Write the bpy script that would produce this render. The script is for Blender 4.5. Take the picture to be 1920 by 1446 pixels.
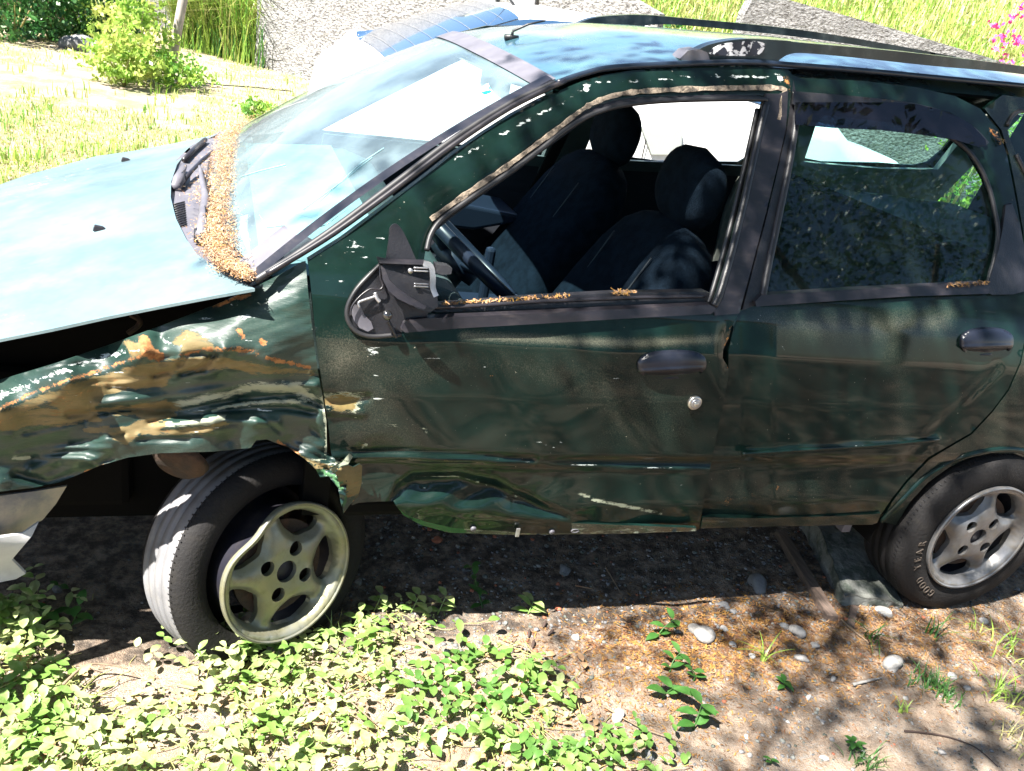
import bpy, math, random
import numpy as np
from mathutils import Vector, Matrix
from mathutils.geometry import delaunay_2d_cdt
for o in list(bpy.data.objects): bpy.data.objects.remove(o)
rng = np.random.default_rng(7); random.seed(7)
S = bpy.context.scene; C = S.collection

# ------------------------------------------------------------------ camera, sky, sun, exposure
CAM = np.array([0.235411, -1.608009, 1.500234]); YAW, PIT, ROL, FPX = 0.375955, 0.421526, 0.188826, 1620.66
_f = np.array([math.sin(YAW)*math.cos(PIT), math.cos(YAW)*math.cos(PIT), -math.sin(PIT)])
_r = np.array([math.cos(YAW), -math.sin(YAW), 0.0]); _u = np.cross(_r, _f)
_r, _u = _r*math.cos(ROL)+_u*math.sin(ROL), _u*math.cos(ROL)-_r*math.sin(ROL)
cd = bpy.data.cameras.new('camera'); cam = bpy.data.objects.new('camera', cd); C.objects.link(cam)
cd.sensor_width = 36; cd.lens = FPX/1920*36; cd.clip_start = 0.02; cd.clip_end = 500
cam.matrix_world = Matrix(((_r[0], _u[0], -_f[0], CAM[0]), (_r[1], _u[1], -_f[1], CAM[1]), (_r[2], _u[2], -_f[2], CAM[2]), (0, 0, 0, 1)))
S.camera = cam
SUN = Vector((-0.60, -0.25, 1.0)).normalized()          # towards the sun
w = bpy.data.worlds.new('World'); S.world = w; w.use_nodes = True
nt = w.node_tree; bg = nt.nodes['Background']; sk = nt.nodes.new('ShaderNodeTexSky')
sk.sky_type = 'NISHITA'; sk.sun_disc = False; sk.sun_elevation = math.asin(SUN.z)
sk.sun_rotation = math.atan2(SUN.x, SUN.y); sk.air_density = 1.0; sk.dust_density = 0.6
nt.links.new(sk.outputs[0], bg.inputs[0]); bg.inputs[1].default_value = 0.05
sd = bpy.data.lights.new('sun', 'SUN'); sd.energy = 5.0; sd.angle = math.radians(0.5); sd.color = (1, .95, .87)
so = bpy.data.objects.new('sun', sd); C.objects.link(so); so.rotation_euler = SUN.to_track_quat('Z', 'Y').to_euler()
S.view_settings.view_transform = 'Standard'; S.view_settings.look = 'None'; S.view_settings.gamma = 1
S.view_settings.exposure = 2.55
S.render.engine = 'CYCLES'; S.cycles.max_bounces = 8; S.cycles.transparent_max_bounces = 16

# ------------------------------------------------------------------ materials
def mat(name, base=(.5, .5, .5), rough=.6, metal=0, coat=0, spec=.5, var=0, vscale=8, dust=0, dustcol=(.4, .37, .3), bump=0, bscale=60, col2=None, coatrough=.08, sheen=0, stretch=None, sharp=None):
    m = bpy.data.materials.new(name); m.use_nodes = True; n = m.node_tree.nodes; l = m.node_tree.links; p = n['Principled BSDF']
    p.inputs['Base Color'].default_value = (*base, 1); p.inputs['Roughness'].default_value = rough; p.inputs['Metallic'].default_value = metal
    p.inputs['Coat Weight'].default_value = coat; p.inputs['Coat Roughness'].default_value = coatrough; p.inputs['Specular IOR Level'].default_value = spec
    p.inputs['Sheen Weight'].default_value = sheen
    tc = n.new('ShaderNodeTexCoord'); src = tc.outputs['Object']
    if stretch:
        mp = n.new('ShaderNodeMapping'); mp.inputs['Scale'].default_value = stretch; l.new(src, mp.inputs[0]); src = mp.outputs[0]
    last = None
    def noise(sc, det=6, ro=.6):
        t = n.new('ShaderNodeTexNoise'); t.inputs['Scale'].default_value = sc; t.inputs['Detail'].default_value = det; t.inputs['Roughness'].default_value = ro
        l.new(src, t.inputs['Vector']); return t.outputs['Fac']
    def ramp(sock, a, b):
        r = n.new('ShaderNodeMapRange'); r.interpolation_type = 'SMOOTHSTEP'; r.inputs[1].default_value = a; r.inputs[2].default_value = b; l.new(sock, r.inputs[0]); return r.outputs[0]
    def mix(fac, a, b):
        x = n.new('ShaderNodeMix'); x.data_type = 'RGBA'
        if isinstance(fac, float): x.inputs[0].default_value = fac
        else: l.new(fac, x.inputs[0])
        for k, v in ((6, a), (7, b)):
            if isinstance(v, tuple): x.inputs[k].default_value = (*v, 1)
            else: l.new(v, x.inputs[k])
        return x.outputs[2]
    cur = tuple(base)
    if col2 or var:
        c2 = col2 or tuple(min(1, c*(1-var)) for c in base); a, b = sharp or (.35, .65)
        cur = mix(ramp(noise(vscale), a, b), cur, tuple(c2))
    if dust:
        f = ramp(noise(vscale*2.3, 8, .7), .45, .85)
        x = n.new('ShaderNodeMath'); x.operation = 'MULTIPLY'; l.new(f, x.inputs[0]); x.inputs[1].default_value = dust
        cur = mix(x.outputs[0], cur, dustcol)
    if not isinstance(cur, tuple): l.new(cur, p.inputs['Base Color'])
    if bump:
        b = n.new('ShaderNodeBump'); b.inputs['Strength'].default_value = bump; b.inputs['Distance'].default_value = .01
        l.new(noise(bscale), b.inputs['Height']); l.new(b.outputs[0], p.inputs['Normal'])
    m['_'] = 0
    return m

def paint_mat(name, base, deep, metal, rough, coat, chalk, coatrough=.06, spec=.5, chalkcol=(.20, .25, .21), crump=0.):
    """weathered green car paint: the 'wear' colour attribute carries peel (R), rust (G), scuff and painted glint (B); 'wear2' carries filler (R), grime (G), bare green primer (B)"""
    m = mat(name, base, rough, metal, coat, spec=spec, coatrough=coatrough); n = m.node_tree.nodes; l = m.node_tree.links; p = n['Principled BSDF']
    tc = n.new('ShaderNodeTexCoord')
    def noise(sc, det=8, ro=.65, st=None):
        t = n.new('ShaderNodeTexNoise'); t.inputs['Scale'].default_value = sc; t.inputs['Detail'].default_value = det; t.inputs['Roughness'].default_value = ro
        if st:
            mp = n.new('ShaderNodeMapping'); mp.inputs['Scale'].default_value = st; l.new(tc.outputs['Object'], mp.inputs[0]); l.new(mp.outputs[0], t.inputs['Vector'])
        else: l.new(tc.outputs['Object'], t.inputs['Vector'])
        return t.outputs['Fac']
    def math_(op, a, b=None):
        x = n.new('ShaderNodeMath'); x.operation = op
        for k, v in enumerate((a, b)):
            if v is None: continue
            if isinstance(v, (int, float)): x.inputs[k].default_value = v
            else: l.new(v, x.inputs[k])
        return x.outputs[0]
    def ramp(sock, a, b):
        r = n.new('ShaderNodeMapRange'); r.interpolation_type = 'SMOOTHSTEP'; r.inputs[1].default_value = a; r.inputs[2].default_value = b; l.new(sock, r.inputs[0]); return r.outputs[0]
    def mix(fac, a, b):
        x = n.new('ShaderNodeMix'); x.data_type = 'RGBA'; l.new(fac, x.inputs[0])
        for k, v in ((6, a), (7, b)):
            if isinstance(v, tuple): x.inputs[k].default_value = (*v, 1)
            else: l.new(v, x.inputs[k])
        return x.outputs[2]
    def attr(nm):
        a = n.new('ShaderNodeAttribute'); a.attribute_name = nm; s = n.new('ShaderNodeSeparateColor'); l.new(a.outputs['Color'], s.inputs[0]); return s.outputs
    w1, w2 = attr('wear'), attr('wear2')
    nz = noise(26, 10, .7); nst = noise(42, 11, .82, (.55, 1, 2.2))
    def mask(sock, nse, amp, a=.46, b=.54):
        return ramp(math_('ADD', sock, math_('MULTIPLY', math_('SUBTRACT', nse, .5), amp)), a, b)
    col = mix(ramp(noise(5), .35, .7), tuple(base), tuple(deep))
    ch = math_('MULTIPLY', ramp(noise(3.2, 9, .7), .42, .8), chalk)
    col = mix(ch, col, chalkcol)
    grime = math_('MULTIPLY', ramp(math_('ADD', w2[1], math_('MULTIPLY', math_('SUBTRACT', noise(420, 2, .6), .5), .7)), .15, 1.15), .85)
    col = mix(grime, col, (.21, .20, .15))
    specks = ramp(noise(170, 2, .5), .76, .79); col = mix(specks, col, (.22, .21, .17))
    fill = mask(w2[0], nst, 1.4, .47, .53); col = mix(fill, col, (.23, .25, .19))
    peel = mask(w1[0], nst, 1.3, .47, .53)
    tan = mix(ramp(noise(9, 8, .7), .35, .7), (.10, .078, .030), (.165, .12, .055)); tan = mix(ramp(noise(22, 8, .75, (1, 1, 3)), .52, .72), tan, (.15, .065, .018)); tan = mix(ramp(noise(9, 8, .8, (1, 1, 7)), .52, .66), tan, (.075, .07, .035))
    col = mix(peel, col, tan)
    gp = mask(w2[2], nz, .7); col = mix(gp, col, (.03, .09, .035))
    rust = mask(w1[1], noise(60, 10, .8), 1.5); rc = mix(ramp(noise(60, 8, .7), .35, .65), (.17, .055, .016), (.30, .14, .05)); rc = mix(ramp(noise(40, 8, .7), .5, .7), rc, (.09, .035, .014)); col = mix(rust, col, rc)
    sc = mask(w1[2], noise(40, 8, .75, (.5, 1, 2.2)), 1.3, .5, .56); col = mix(sc, col, (.42, .46, .45))
    # fine scratches running along the body
    scr = ramp(noise(11, 6, .8, (.5, 1, 26)), .735, .76); scr2 = math_('MULTIPLY', scr, ramp(noise(4), .45, .6)); col = mix(math_('MULTIPLY', scr2, .7), col, (.22, .24, .22))
    l.new(col, p.inputs['Base Color'])
    anyw = math_('MAXIMUM', math_('MAXIMUM', fill, peel), math_('MAXIMUM', rust, math_('MAXIMUM', sc, gp)))
    inv = math_('SUBTRACT', 1.0, anyw)
    l.new(math_('MULTIPLY', inv, metal), p.inputs['Metallic']); l.new(math_('MULTIPLY', math_('SUBTRACT', 1.0, math_('MAXIMUM', rust, math_('MULTIPLY', anyw, .7))), coat), p.inputs['Coat Weight'])
    l.new(math_('ADD', math_('ADD', rough, math_('MULTIPLY', anyw, .3)), math_('MULTIPLY', noise(7), .12)), p.inputs['Roughness'])
    b = n.new('ShaderNodeBump'); b.inputs['Strength'].default_value = .5; b.inputs['Distance'].default_value = .0022
    hgt = math_('SUBTRACT', math_('MULTIPLY', noise(5, 5, .55), 1.6), math_('MULTIPLY', anyw, .35))
    if crump: hgt = math_('ADD', hgt, math_('MULTIPLY', noise(7, 10, .7, (1, 1, 5)), crump))
    l.new(hgt, b.inputs['Height']); l.new(b.outputs[0], p.inputs['Normal'])
    return m

M = {}
M['paint'] = paint_mat('green_paint', (.004, .014, .0115), (.0025, .007, .0055), .0, .28, .55, .0, spec=.05)
M['paint_crumpled'] = paint_mat('crumpled_green_paint', (.008, .028, .022), (.005, .015, .013), .0, .38, .30, .10, spec=.35, crump=2.4)
M['paint_top'] = paint_mat('chalky_green_paint', (.11, .165, .18), (.075, .125, .145), .1, .34, .5, .4, .2, chalkcol=(.28, .36, .38))
M['paint_roof'] = paint_mat('faded_roof_paint', (.05, .125, .155), (.02, .06, .095), .1, .22, .9, .35, .10)
M['plastic'] = mat('black_plastic', (.009, .009, .012), .42, var=.4, dust=.3, dustcol=(.06, .055, .05), bump=.15, bscale=200)
M['satin'] = mat('faded_black_trim', (.013, .012, .016), .38, var=.3, dust=.45, dustcol=(.07, .058, .055), stretch=(1, 1, 4))
M['greytrim'] = mat('sun_bleached_grey_trim', (.095, .092, .11), .5, var=.25, dust=.4, dustcol=(.2, .19, .17))
M['rubber'] = mat('rubber_seal', (.012, .012, .014), .5)
M['tan'] = mat('crumbling_tan_sealant', (.20, .16, .12), .9, col2=(.05, .04, .03), vscale=40, sharp=(.45, .6), bump=.8, bscale=90)
M['dark'] = mat('dark_underbody', (.004, .0038, .0035), .95, spec=.1)
M['fabric'] = mat('navy_seat_fabric', (.005, .010, .017), .95, spec=.04, var=.4, vscale=30, bump=.5, bscale=400, sheen=.0)
M['teal'] = mat('teal_grey_interior_plastic', (.03, .055, .055), .6, var=.3, bump=.4, bscale=300)
M['trimlight'] = mat('pale_interior_trim', (.36, .40, .36), .7, var=.2)
M['navyplastic'] = mat('navy_interior_plastic', (.008, .014, .026), .35)
M['alloy'] = mat('dirty_silver_alloy', (.20, .20, .205), .36, .5, var=.35, vscale=14, dust=.7, dustcol=(.20, .16, .09))
M['alloy_mud'] = mat('mud_stained_alloy', (.20, .205, .175), .38, .45, col2=(.21, .20, .125), vscale=12, dust=.85, dustcol=(.08, .08, .03))
M['barrel'] = mat('dark_inner_rim', (.02, .02, .03), .5, .5, dust=.5, dustcol=(.12, .09, .06))
M['white'] = mat('white_car_paint', (.82, .83, .84), .35, coat=.5)
M['rusty'] = mat('rusted_steel', (.05, .024, .012), .85, col2=(.02, .012, .008), vscale=25, bump=.5)
M['steel'] = mat('worn_bare_metal', (.45, .45, .47), .35, .8, var=.3, vscale=40)
M['lockmetal'] = mat('worn_chrome_lock', (.55, .54, .50), .3, .9, dust=.5, dustcol=(.35, .25, .12))
M['concrete'] = mat('mossy_grey_concrete', (.12, .125, .115), .95, col2=(.045, .055, .045), vscale=14, bump=1.0, bscale=30, dust=.8, dustcol=(.30, .30, .28), sharp=(.44, .56))
M['wood'] = mat('weathered_wood', (.13, .09, .07), .85, col2=(.07, .05, .04), vscale=14, stretch=(12, 1, 12), bump=.5)
M['bark'] = mat('grey_brown_bark', (.16, .12, .09), .95, var=.5, bump=1, bscale=20)
M['dryneedle'] = mat('dry_orange_litter', (.21, .10, .05), .8, col2=(.30, .20, .11), vscale=60)
M['darkneedle'] = mat('brown_leaf_litter', (.085, .036, .014), .85, col2=(.27, .14, .025), vscale=50, sharp=(.42, .58))
M['rustneedle'] = mat('red_brown_litter', (.14, .055, .022), .85, col2=(.27, .14, .04), vscale=50)
M['paleneedle'] = mat('pale_straw_litter', (.34, .25, .17), .85)
M['twig'] = mat('dry_twig', (.20, .14, .09), .9, var=.4, vscale=30)
M['darkseed'] = mat('dark_dry_pod', (.035, .02, .015), .8)
M['stone'] = mat('pale_limestone', (.28, .27, .26), .9, var=.5, vscale=30, bump=.4, bscale=80)
M['stonegrey'] = mat('grey_gravel_stone', (.15, .15, .155), .9, var=.5, vscale=12, bump=.4, bscale=80)
M['brick'] = mat('red_brick_bit', (.33, .11, .06), .9, var=.4, vscale=20)
M['pink'] = mat('pink_bract', (.62, .05, .25), .7)

def leaf_mat(name, a, b, vs=14, trans=.35):
    m = mat(name, a, .42, col2=b, vscale=vs, sharp=(.4, .6)); n = m.node_tree.nodes; l = m.node_tree.links; p = n['Principled BSDF']
    t = n.new('ShaderNodeBsdfTranslucent'); x = n.new('ShaderNodeMixShader'); x.inputs[0].default_value = trans
    src = p.inputs['Base Color'].links[0].from_socket; hs = n.new('ShaderNodeHueSaturation'); hs.inputs['Value'].default_value = 1.6; l.new(src, hs.inputs['Color'])
    l.new(hs.outputs[0], t.inputs[0]); l.new(p.outputs[0], x.inputs[1]); l.new(t.outputs[0], x.inputs[2]); l.new(x.outputs[0], n['Material Output'].inputs[0])
    return m
M['creeper'] = leaf_mat('fresh_green_leaf', (.12, .22, .045), (.32, .36, .17), 11, .3)
M['creeper2'] = leaf_mat('mid_green_leaf', (.07, .16, .035), (.13, .22, .05))
M['deadleaf'] = mat('dead_leaf', (.22, .13, .07), .8, col2=(.32, .22, .12))
M['sprout'] = leaf_mat('deep_green_leaf', (.030, .10, .018), (.06, .15, .035))
M['grass'] = leaf_mat('sunlit_grass', (.20, .34, .05), (.34, .38, .10), 3)
M['drygrass'] = leaf_mat('dry_straw_grass', (.40, .36, .17), (.28, .30, .10), 3)
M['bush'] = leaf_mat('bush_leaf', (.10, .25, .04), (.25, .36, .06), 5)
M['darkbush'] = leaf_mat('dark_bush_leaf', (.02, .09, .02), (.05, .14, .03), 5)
M['treeleaf'] = leaf_mat('tree_leaf', (.016, .045, .010), (.035, .075, .015), 5)

def glass_mat(name, tint, gloss, haze, hazecol, streak=True, rough=.02, amb=.5):
    m = bpy.data.materials.new(name); m.use_nodes = True; n = m.node_tree.nodes; l = m.node_tree.links; n.remove(n['Principled BSDF'])
    tr = n.new('ShaderNodeBsdfTransparent'); tr.inputs[0].default_value = (*tint, 1)
    gl = n.new('ShaderNodeBsdfGlossy'); gl.inputs['Roughness'].default_value = rough
    df = n.new('ShaderNodeBsdfDiffuse'); df.inputs[0].default_value = (*hazecol, 1)
    fr = n.new('ShaderNodeLayerWeight'); fr.inputs[0].default_value = .5
    pw = n.new('ShaderNodeMath'); pw.operation = 'POWER'; pw.inputs[1].default_value = 4.5; l.new(fr.outputs['Facing'], pw.inputs[0])
    mu = n.new('ShaderNodeMath'); mu.operation = 'MULTIPLY_ADD'; mu.inputs[1].default_value = .9; mu.inputs[2].default_value = .045*gloss; l.new(pw.outputs[0], mu.inputs[0]); mu.use_clamp = True
    tc = n.new('ShaderNodeTexCoord'); no = n.new('ShaderNodeTexNoise'); no.inputs['Scale'].default_value = 2.6; no.inputs['Detail'].default_value = 8; no.inputs['Roughness'].default_value = .6
    l.new(tc.outputs['Object'], no.inputs['Vector'])
    mr = n.new('ShaderNodeMapRange'); mr.inputs[1].default_value = .35; mr.inputs[2].default_value = .65; mr.inputs[3].default_value = haze*amb; mr.inputs[4].default_value = haze; l.new(no.outputs['Fac'], mr.inputs[0])
    a = n.new('ShaderNodeMixShader'); l.new(mr.outputs[0], a.inputs[0]); l.new(tr.outputs[0], a.inputs[1]); l.new(df.outputs[0], a.inputs[2])
    b = n.new('ShaderNodeMixShader'); l.new(mu.outputs[0], b.inputs[0]); l.new(a.outputs[0], b.inputs[1]); l.new(gl.outputs[0], b.inputs[2])
    l.new(b.outputs[0], n['Material Output'].inputs[0]); return m
M['glass'] = glass_mat('tinted_side_glass', (.58, .78, .76), .6, .025, (.10, .15, .14))
M['screen'] = glass_mat('dusty_windshield_glass', (.62, .80, .80), 1.6, .27, (.48, .66, .72), amb=.3)
M['wcglass'] = mat('dark_reflecting_glass', (.02, .05, .10), .03, spec=1.0, coat=1)
M['visor'] = glass_mat('smoked_acrylic', (.10, .13, .20), 1.0, .03, (.1, .1, .15))

def tyre_mat():
    m = mat('worn_tyre_rubber', (.012, .0115, .012), .75, dust=.4, dustcol=(.030, .026, .020), vscale=10, bump=.3, bscale=120); return m
M['tyre'] = tyre_mat(); M['tyre'].node_tree.nodes['Principled BSDF'].inputs['Specular IOR Level'].default_value = .2
M['tyre_tread'] = mat('bleached_tyre_tread', (.16, .16, .17), .75, var=.45, vscale=7, dust=.7, dustcol=(.27, .25, .22))
M['lettering'] = mat('raised_tyre_lettering', (.035, .026, .02), .7)

# ------------------------------------------------------------------ projection helpers (photo pixel -> point on a real surface)
def ray(px, py):
    px = np.asarray(px, float); py = np.asarray(py, float)
    return _f*FPX + np.multiply.outer(px-960, _r) - np.multiply.outer(py-723, _u)
def on_y(px, py, Y):
    d = ray(px, py); t = (np.asarray(Y)-CAM[1])/d[..., 1]; return CAM + d*t[..., None]
def on_z(px, py, Z):
    d = ray(px, py); t = (np.asarray(Z)-CAM[2])/d[..., 2]; return CAM + d*t[..., None]
def to_px(P):
    d = np.asarray(P)-CAM; z = d@_f; return 960+FPX*(d@_r)/z, 723-FPX*(d@_u)/z
_zt = np.linspace(-.2, 2, 1101)
_yt = np.interp(_zt, [-.2, .2, .33, .40, .50, .525, .545, .70, .82, .90, .95, 2.0], [.09, .06, .022, .010, .012, .010, -.006, -.014, -.006, .012, .032, .032+1.05*.62])
_k = np.exp(-np.linspace(-3, 3, 13)**2/2); _yt[6:-6] = np.convolve(_yt, _k/_k.sum(), 'same')[6:-6]
def prof(z): return np.interp(z, _zt, _yt)
def on_side(px, py, rel=0.0):
    Y = np.zeros(np.shape(px)); 
    for _ in range(30): P = on_y(px, py, Y); Y = .4*Y+.6*(prof(P[..., 2])+rel)
    return on_y(px, py, Y)
class RBF:
    def __init__(s, pts, sc=100., smooth=.02):
        p = np.array(pts, float); s.p = p[:, :-1]/sc; s.sc = sc; v = p[:, -1]; n = len(p)
        K = s.k(s.p, s.p)+np.eye(n)*smooth; Q = np.hstack([np.ones((n, 1)), s.p]); m = Q.shape[1]
        A = np.block([[K, Q], [Q.T, np.zeros((m, m))]]); s.w = np.linalg.solve(A, np.concatenate([v, np.zeros(m)]))
    def k(s, a, b): return np.linalg.norm(a[:, None]-b[None], axis=2)
    def __call__(s, px, py):
        q = np.stack([np.ravel(px), np.ravel(py)], 1)/s.sc
        r = s.k(q, s.p)@s.w[:len(s.p)]+np.hstack([np.ones((len(q), 1)), q])@s.w[len(s.p):]
        return r.reshape(np.shape(px))

# ------------------------------------------------------------------ polygon helpers
def inpoly(x, y, poly):
    x = np.asarray(x, float); y = np.asarray(y, float); c = np.zeros(x.shape, bool); n = len(poly)
    for i in range(n):
        x1, y1 = poly[i]; x2, y2 = poly[(i+1) % n]
        if y1 == y2: continue
        c ^= ((y1 > y) != (y2 > y)) & (x < (x2-x1)*(y-y1)/(y2-y1)+x1)
    return c
def dline(x, y, pts, closed=False):
    d = np.full(np.shape(x), 1e9); P = list(pts)+([pts[0]] if closed else [])
    for (x1, y1), (x2, y2) in zip(P[:-1], P[1:]):
        L = (x2-x1)**2+(y2-y1)**2+1e-9; t = np.clip(((x-x1)*(x2-x1)+(y-y1)*(y2-y1))/L, 0, 1)
        d = np.minimum(d, np.hypot(x-x1-t*(x2-x1), y-y1-t*(y2-y1)))
    return d
def pmask(x, y, poly, w=14):
    w = w*1.9; d = dline(x, y, poly, True); d = np.where(inpoly(x, y, poly), d, -d); return np.clip(.5+d/w*.5, 0, 1)
def lmask(x, y, pts, hw, w=10):
    w = w*1.3; return np.clip(.5+(hw-dline(x, y, pts))/w*.5, 0, 1)
def smooth_line(pts, n=8, closed=False):
    P = [np.array(p, float) for p in pts]; out = []; m = len(P); R = range(m if closed else m-1)
    for i in R:
        if closed: a, b, c, d = P[i-1], P[i], P[(i+1) % m], P[(i+2) % m]
        else: a, b, c, d = P[max(i-1, 0)], P[i], P[i+1], P[min(i+2, m-1)]
        for k in range(n):
            t = k/n; out.append(.5*((2*b)+(c-a)*t+(2*a-5*b+4*c-d)*t*t+(3*b-a-3*c+d)*t**3))
    if not closed: out.append(P[-1])
    return [tuple(o) for o in out]
def resample(poly, s):
    out = []
    for i in range(len(poly)):
        a = np.array(poly[i], float); b = np.array(poly[(i+1) % len(poly)], float); k = max(1, int(np.linalg.norm(b-a)/s))
        out += [tuple(a+(b-a)*j/k) for j in range(k)]
    return out
def tessellate(outline, holes, s):
    outline = [(float(a), float(b)) for a, b in outline]; holes = [[(float(a), float(b)) for a, b in h] for h in holes]
    loops = [resample(outline, s)]+[resample(h, s) for h in holes]; V = []; E = []
    for lp in loops:
        b = len(V); V += lp; E += [(b+i, b+(i+1) % len(lp)) for i in range(len(lp))]
    x0, y0 = np.min(outline, 0); x1, y1 = np.max(outline, 0)
    gy = np.arange(y0, y1, s*.87); gx = np.arange(x0, x1, s); X, Yg = np.meshgrid(gx, gy); X[1::2] += s/2
    X = X.ravel(); Yg = Yg.ravel(); k = inpoly(X, Yg, outline)
    for h in holes: k &= ~inpoly(X, Yg, h)
    X = X[k]; Yg = Yg[k]; d = np.full(X.shape, 1e9)
    for lp in [outline]+list(holes): d = np.minimum(d, dline(X, Yg, lp, True))
    k = d > s*.45; V += list(zip(X[k], Yg[k]))
    r = delaunay_2d_cdt([Vector(v) for v in V], E, [], 0, 1e-5)
    vv = np.array([tuple(v) for v in r[0]]); F = np.array([f for f in r[2] if len(f) == 3])
    c = vv[F].mean(1); k = inpoly(c[:, 0], c[:, 1], outline)
    for h in holes: k &= ~inpoly(c[:, 0], c[:, 1], h)
    return vv, F[k]
def raw(name, V, F, m, parent=None, smooth=True, mats=None):
    me = bpy.data.meshes.new(name); me.from_pydata([tuple(v) for v in V], [], [tuple(int(i) for i in f) for f in F])
    if smooth: me.polygons.foreach_set('use_smooth', [True]*len(me.polygons))
    for mm in (m if isinstance(m, (list, tuple)) else [m]): me.materials.append(M[mm] if isinstance(mm, str) else mm)
    if mats is not None: me.polygons.foreach_set('material_index', mats)
    o = bpy.data.objects.new(name, me); C.objects.link(o)
    if parent is not None:
        o.parent = parent; o.matrix_parent_inverse = Matrix.Translation(parent.location).inverted() if parent.type == 'EMPTY' else Matrix()
    return o
def sheet_data(outline, holes, s, place, th=.008, thdir=(0, 1, 0)):
    vv, F = tessellate(outline, holes, s); P = place(vv[:, 0], vv[:, 1]); n = len(P); td = np.array(thdir)*th
    nrm = np.cross(P[F[:, 1]]-P[F[:, 0]], P[F[:, 2]]-P[F[:, 0]]); flip = (nrm*(P[F[:, 0]]-CAM)).sum(1).mean() > 0
    if flip: F = F[:, ::-1]
    ed = {}
    for f in F:
        for a, b in ((f[0], f[1]), (f[1], f[2]), (f[2], f[0])): ed[(a, b)] = 1
    bd = [(a, b) for (a, b) in ed if (b, a) not in ed]
    V = np.vstack([P, P+td]); Fs = [tuple(f) for f in F]+[tuple(f[::-1]+n) for f in F]
    base = len(V); ex = []
    for a, b in bd:
        k = base+len(ex); ex += [P[a], P[b], P[b]+td, P[a]+td]; Fs.append((k, k+3, k+2, k+1))
    if ex: V = np.vstack([V, ex])
    return V, Fs, vv, n
def sheet(name, outline, m, parent, place, holes=(), s=10, th=.008, thdir=(0, 1, 0), wear=None):
    V, F, vv, n = sheet_data(outline, holes, s, place, th, thdir); o = raw(name, V, F, m, parent)
    if wear:
        for an, chans in (('wear', ('peel', 'rust', 'scuff_glint')), ('wear2', ('fill', 'grime', 'green'))):
            a = o.data.color_attributes.new(an, 'FLOAT_COLOR', 'POINT'); col = np.zeros((len(V), 4)); col[:, 3] = 1
            for k, ch in enumerate(chans):
                for fn in wear.get(ch, ()): v = fn(vv[:, 0], vv[:, 1]); col[:n, k] = np.maximum(col[:n, k], v)
            a.data.foreach_set('color', col.ravel())
    return o
def tube(name, P, r, m, parent, seg=10, sq=None, closed=False, caps=True, join=None):
    P = [Vector(p) for p in P]; n = len(P); V = []; F = []; rr = r if isinstance(r, (list, tuple, np.ndarray)) else [r]*n
    up0 = Vector((0, -1, .01))
    for i in range(n):
        t = ((P[(i+1) % n] if closed or i < n-1 else P[i])-(P[i-1] if closed or i > 0 else P[i])).normalized()
        a = t.cross(up0); a = a.normalized() if a.length > 1e-4 else Vector((1, 0, 0)); b = t.cross(a)
        for k in range(seg):
            th = 2*math.pi*k/seg; c, s_ = math.cos(th), math.sin(th); e = sq or 1
            V.append(P[i]+(a*c+b*s_*e)*rr[i])
    m_ = n if closed else n-1
    for i in range(m_):
        for k in range(seg): a = i*seg+k; b = i*seg+(k+1) % seg; c = ((i+1) % n)*seg+(k+1) % seg; d = ((i+1) % n)*seg+k; F.append((a, b, c, d))
    if not closed and caps: F.append(tuple(range(seg))[::-1]); F.append(tuple((n-1)*seg+k for k in range(seg)))
    if join is not None: b = len(join[0]); join[0].extend(tuple(v) for v in V); join[1].extend(tuple(i+b for i in f) for f in F); return
    return raw(name, V, F, m, parent)
def side_tube(name, pts, r, m, parent, rel=-.004, n=6, **k):
    L = np.array(smooth_line(pts, n)); return tube(name, on_side(L[:, 0], L[:, 1], rel), r, m, parent, **k)
def box(name, lo, hi, m, parent=None, bev=.01, rot=None):
    x0, y0, z0 = lo; x1, y1, z1 = hi
    V = [(x0, y0, z0), (x1, y0, z0), (x1, y1, z0), (x0, y1, z0), (x0, y0, z1), (x1, y0, z1), (x1, y1, z1), (x0, y1, z1)]
    F = [(3, 2, 1, 0), (4, 5, 6, 7), (0, 1, 5, 4), (1, 2, 6, 5), (2, 3, 7, 6), (3, 0, 4, 7)]
    o = raw(name, V, F, m, parent, smooth=False)
    if bev: b = o.modifiers.new('b', 'BEVEL'); b.width = bev; b.segments = 2
    return o
def prism(name, prof_xz, y0, y1, m, parent=None, bev=.01, taper=None):
    n = len(prof_xz); V = [(x, y0, z) for x, z in prof_xz]+[(x, y1, z) for x, z in prof_xz]
    F = [tuple(range(n)), tuple(range(2*n-1, n-1, -1))]+[(i, i+n, (i+1) % n+n, (i+1) % n) for i in range(n)]
    o = raw(name, V, F, m, parent, smooth=False)
    if bev: b = o.modifiers.new('b', 'BEVEL'); b.width = bev; b.segments = 3; b.limit_method = 'ANGLE'
    return o
def thing(name, label, cat, loc=(0, 0, 0), group=None, kind=None):
    o = bpy.data.objects.new(name, None); C.objects.link(o); o.location = loc; o.empty_display_size = .1; return tag(o, label, cat, group, kind)
def tag(o, label=None, cat=None, group=None, kind=None):
    for k, v in (('label', label), ('category', cat), ('group', group), ('kind', kind)):
        if v: o[k] = v
    return o

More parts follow.
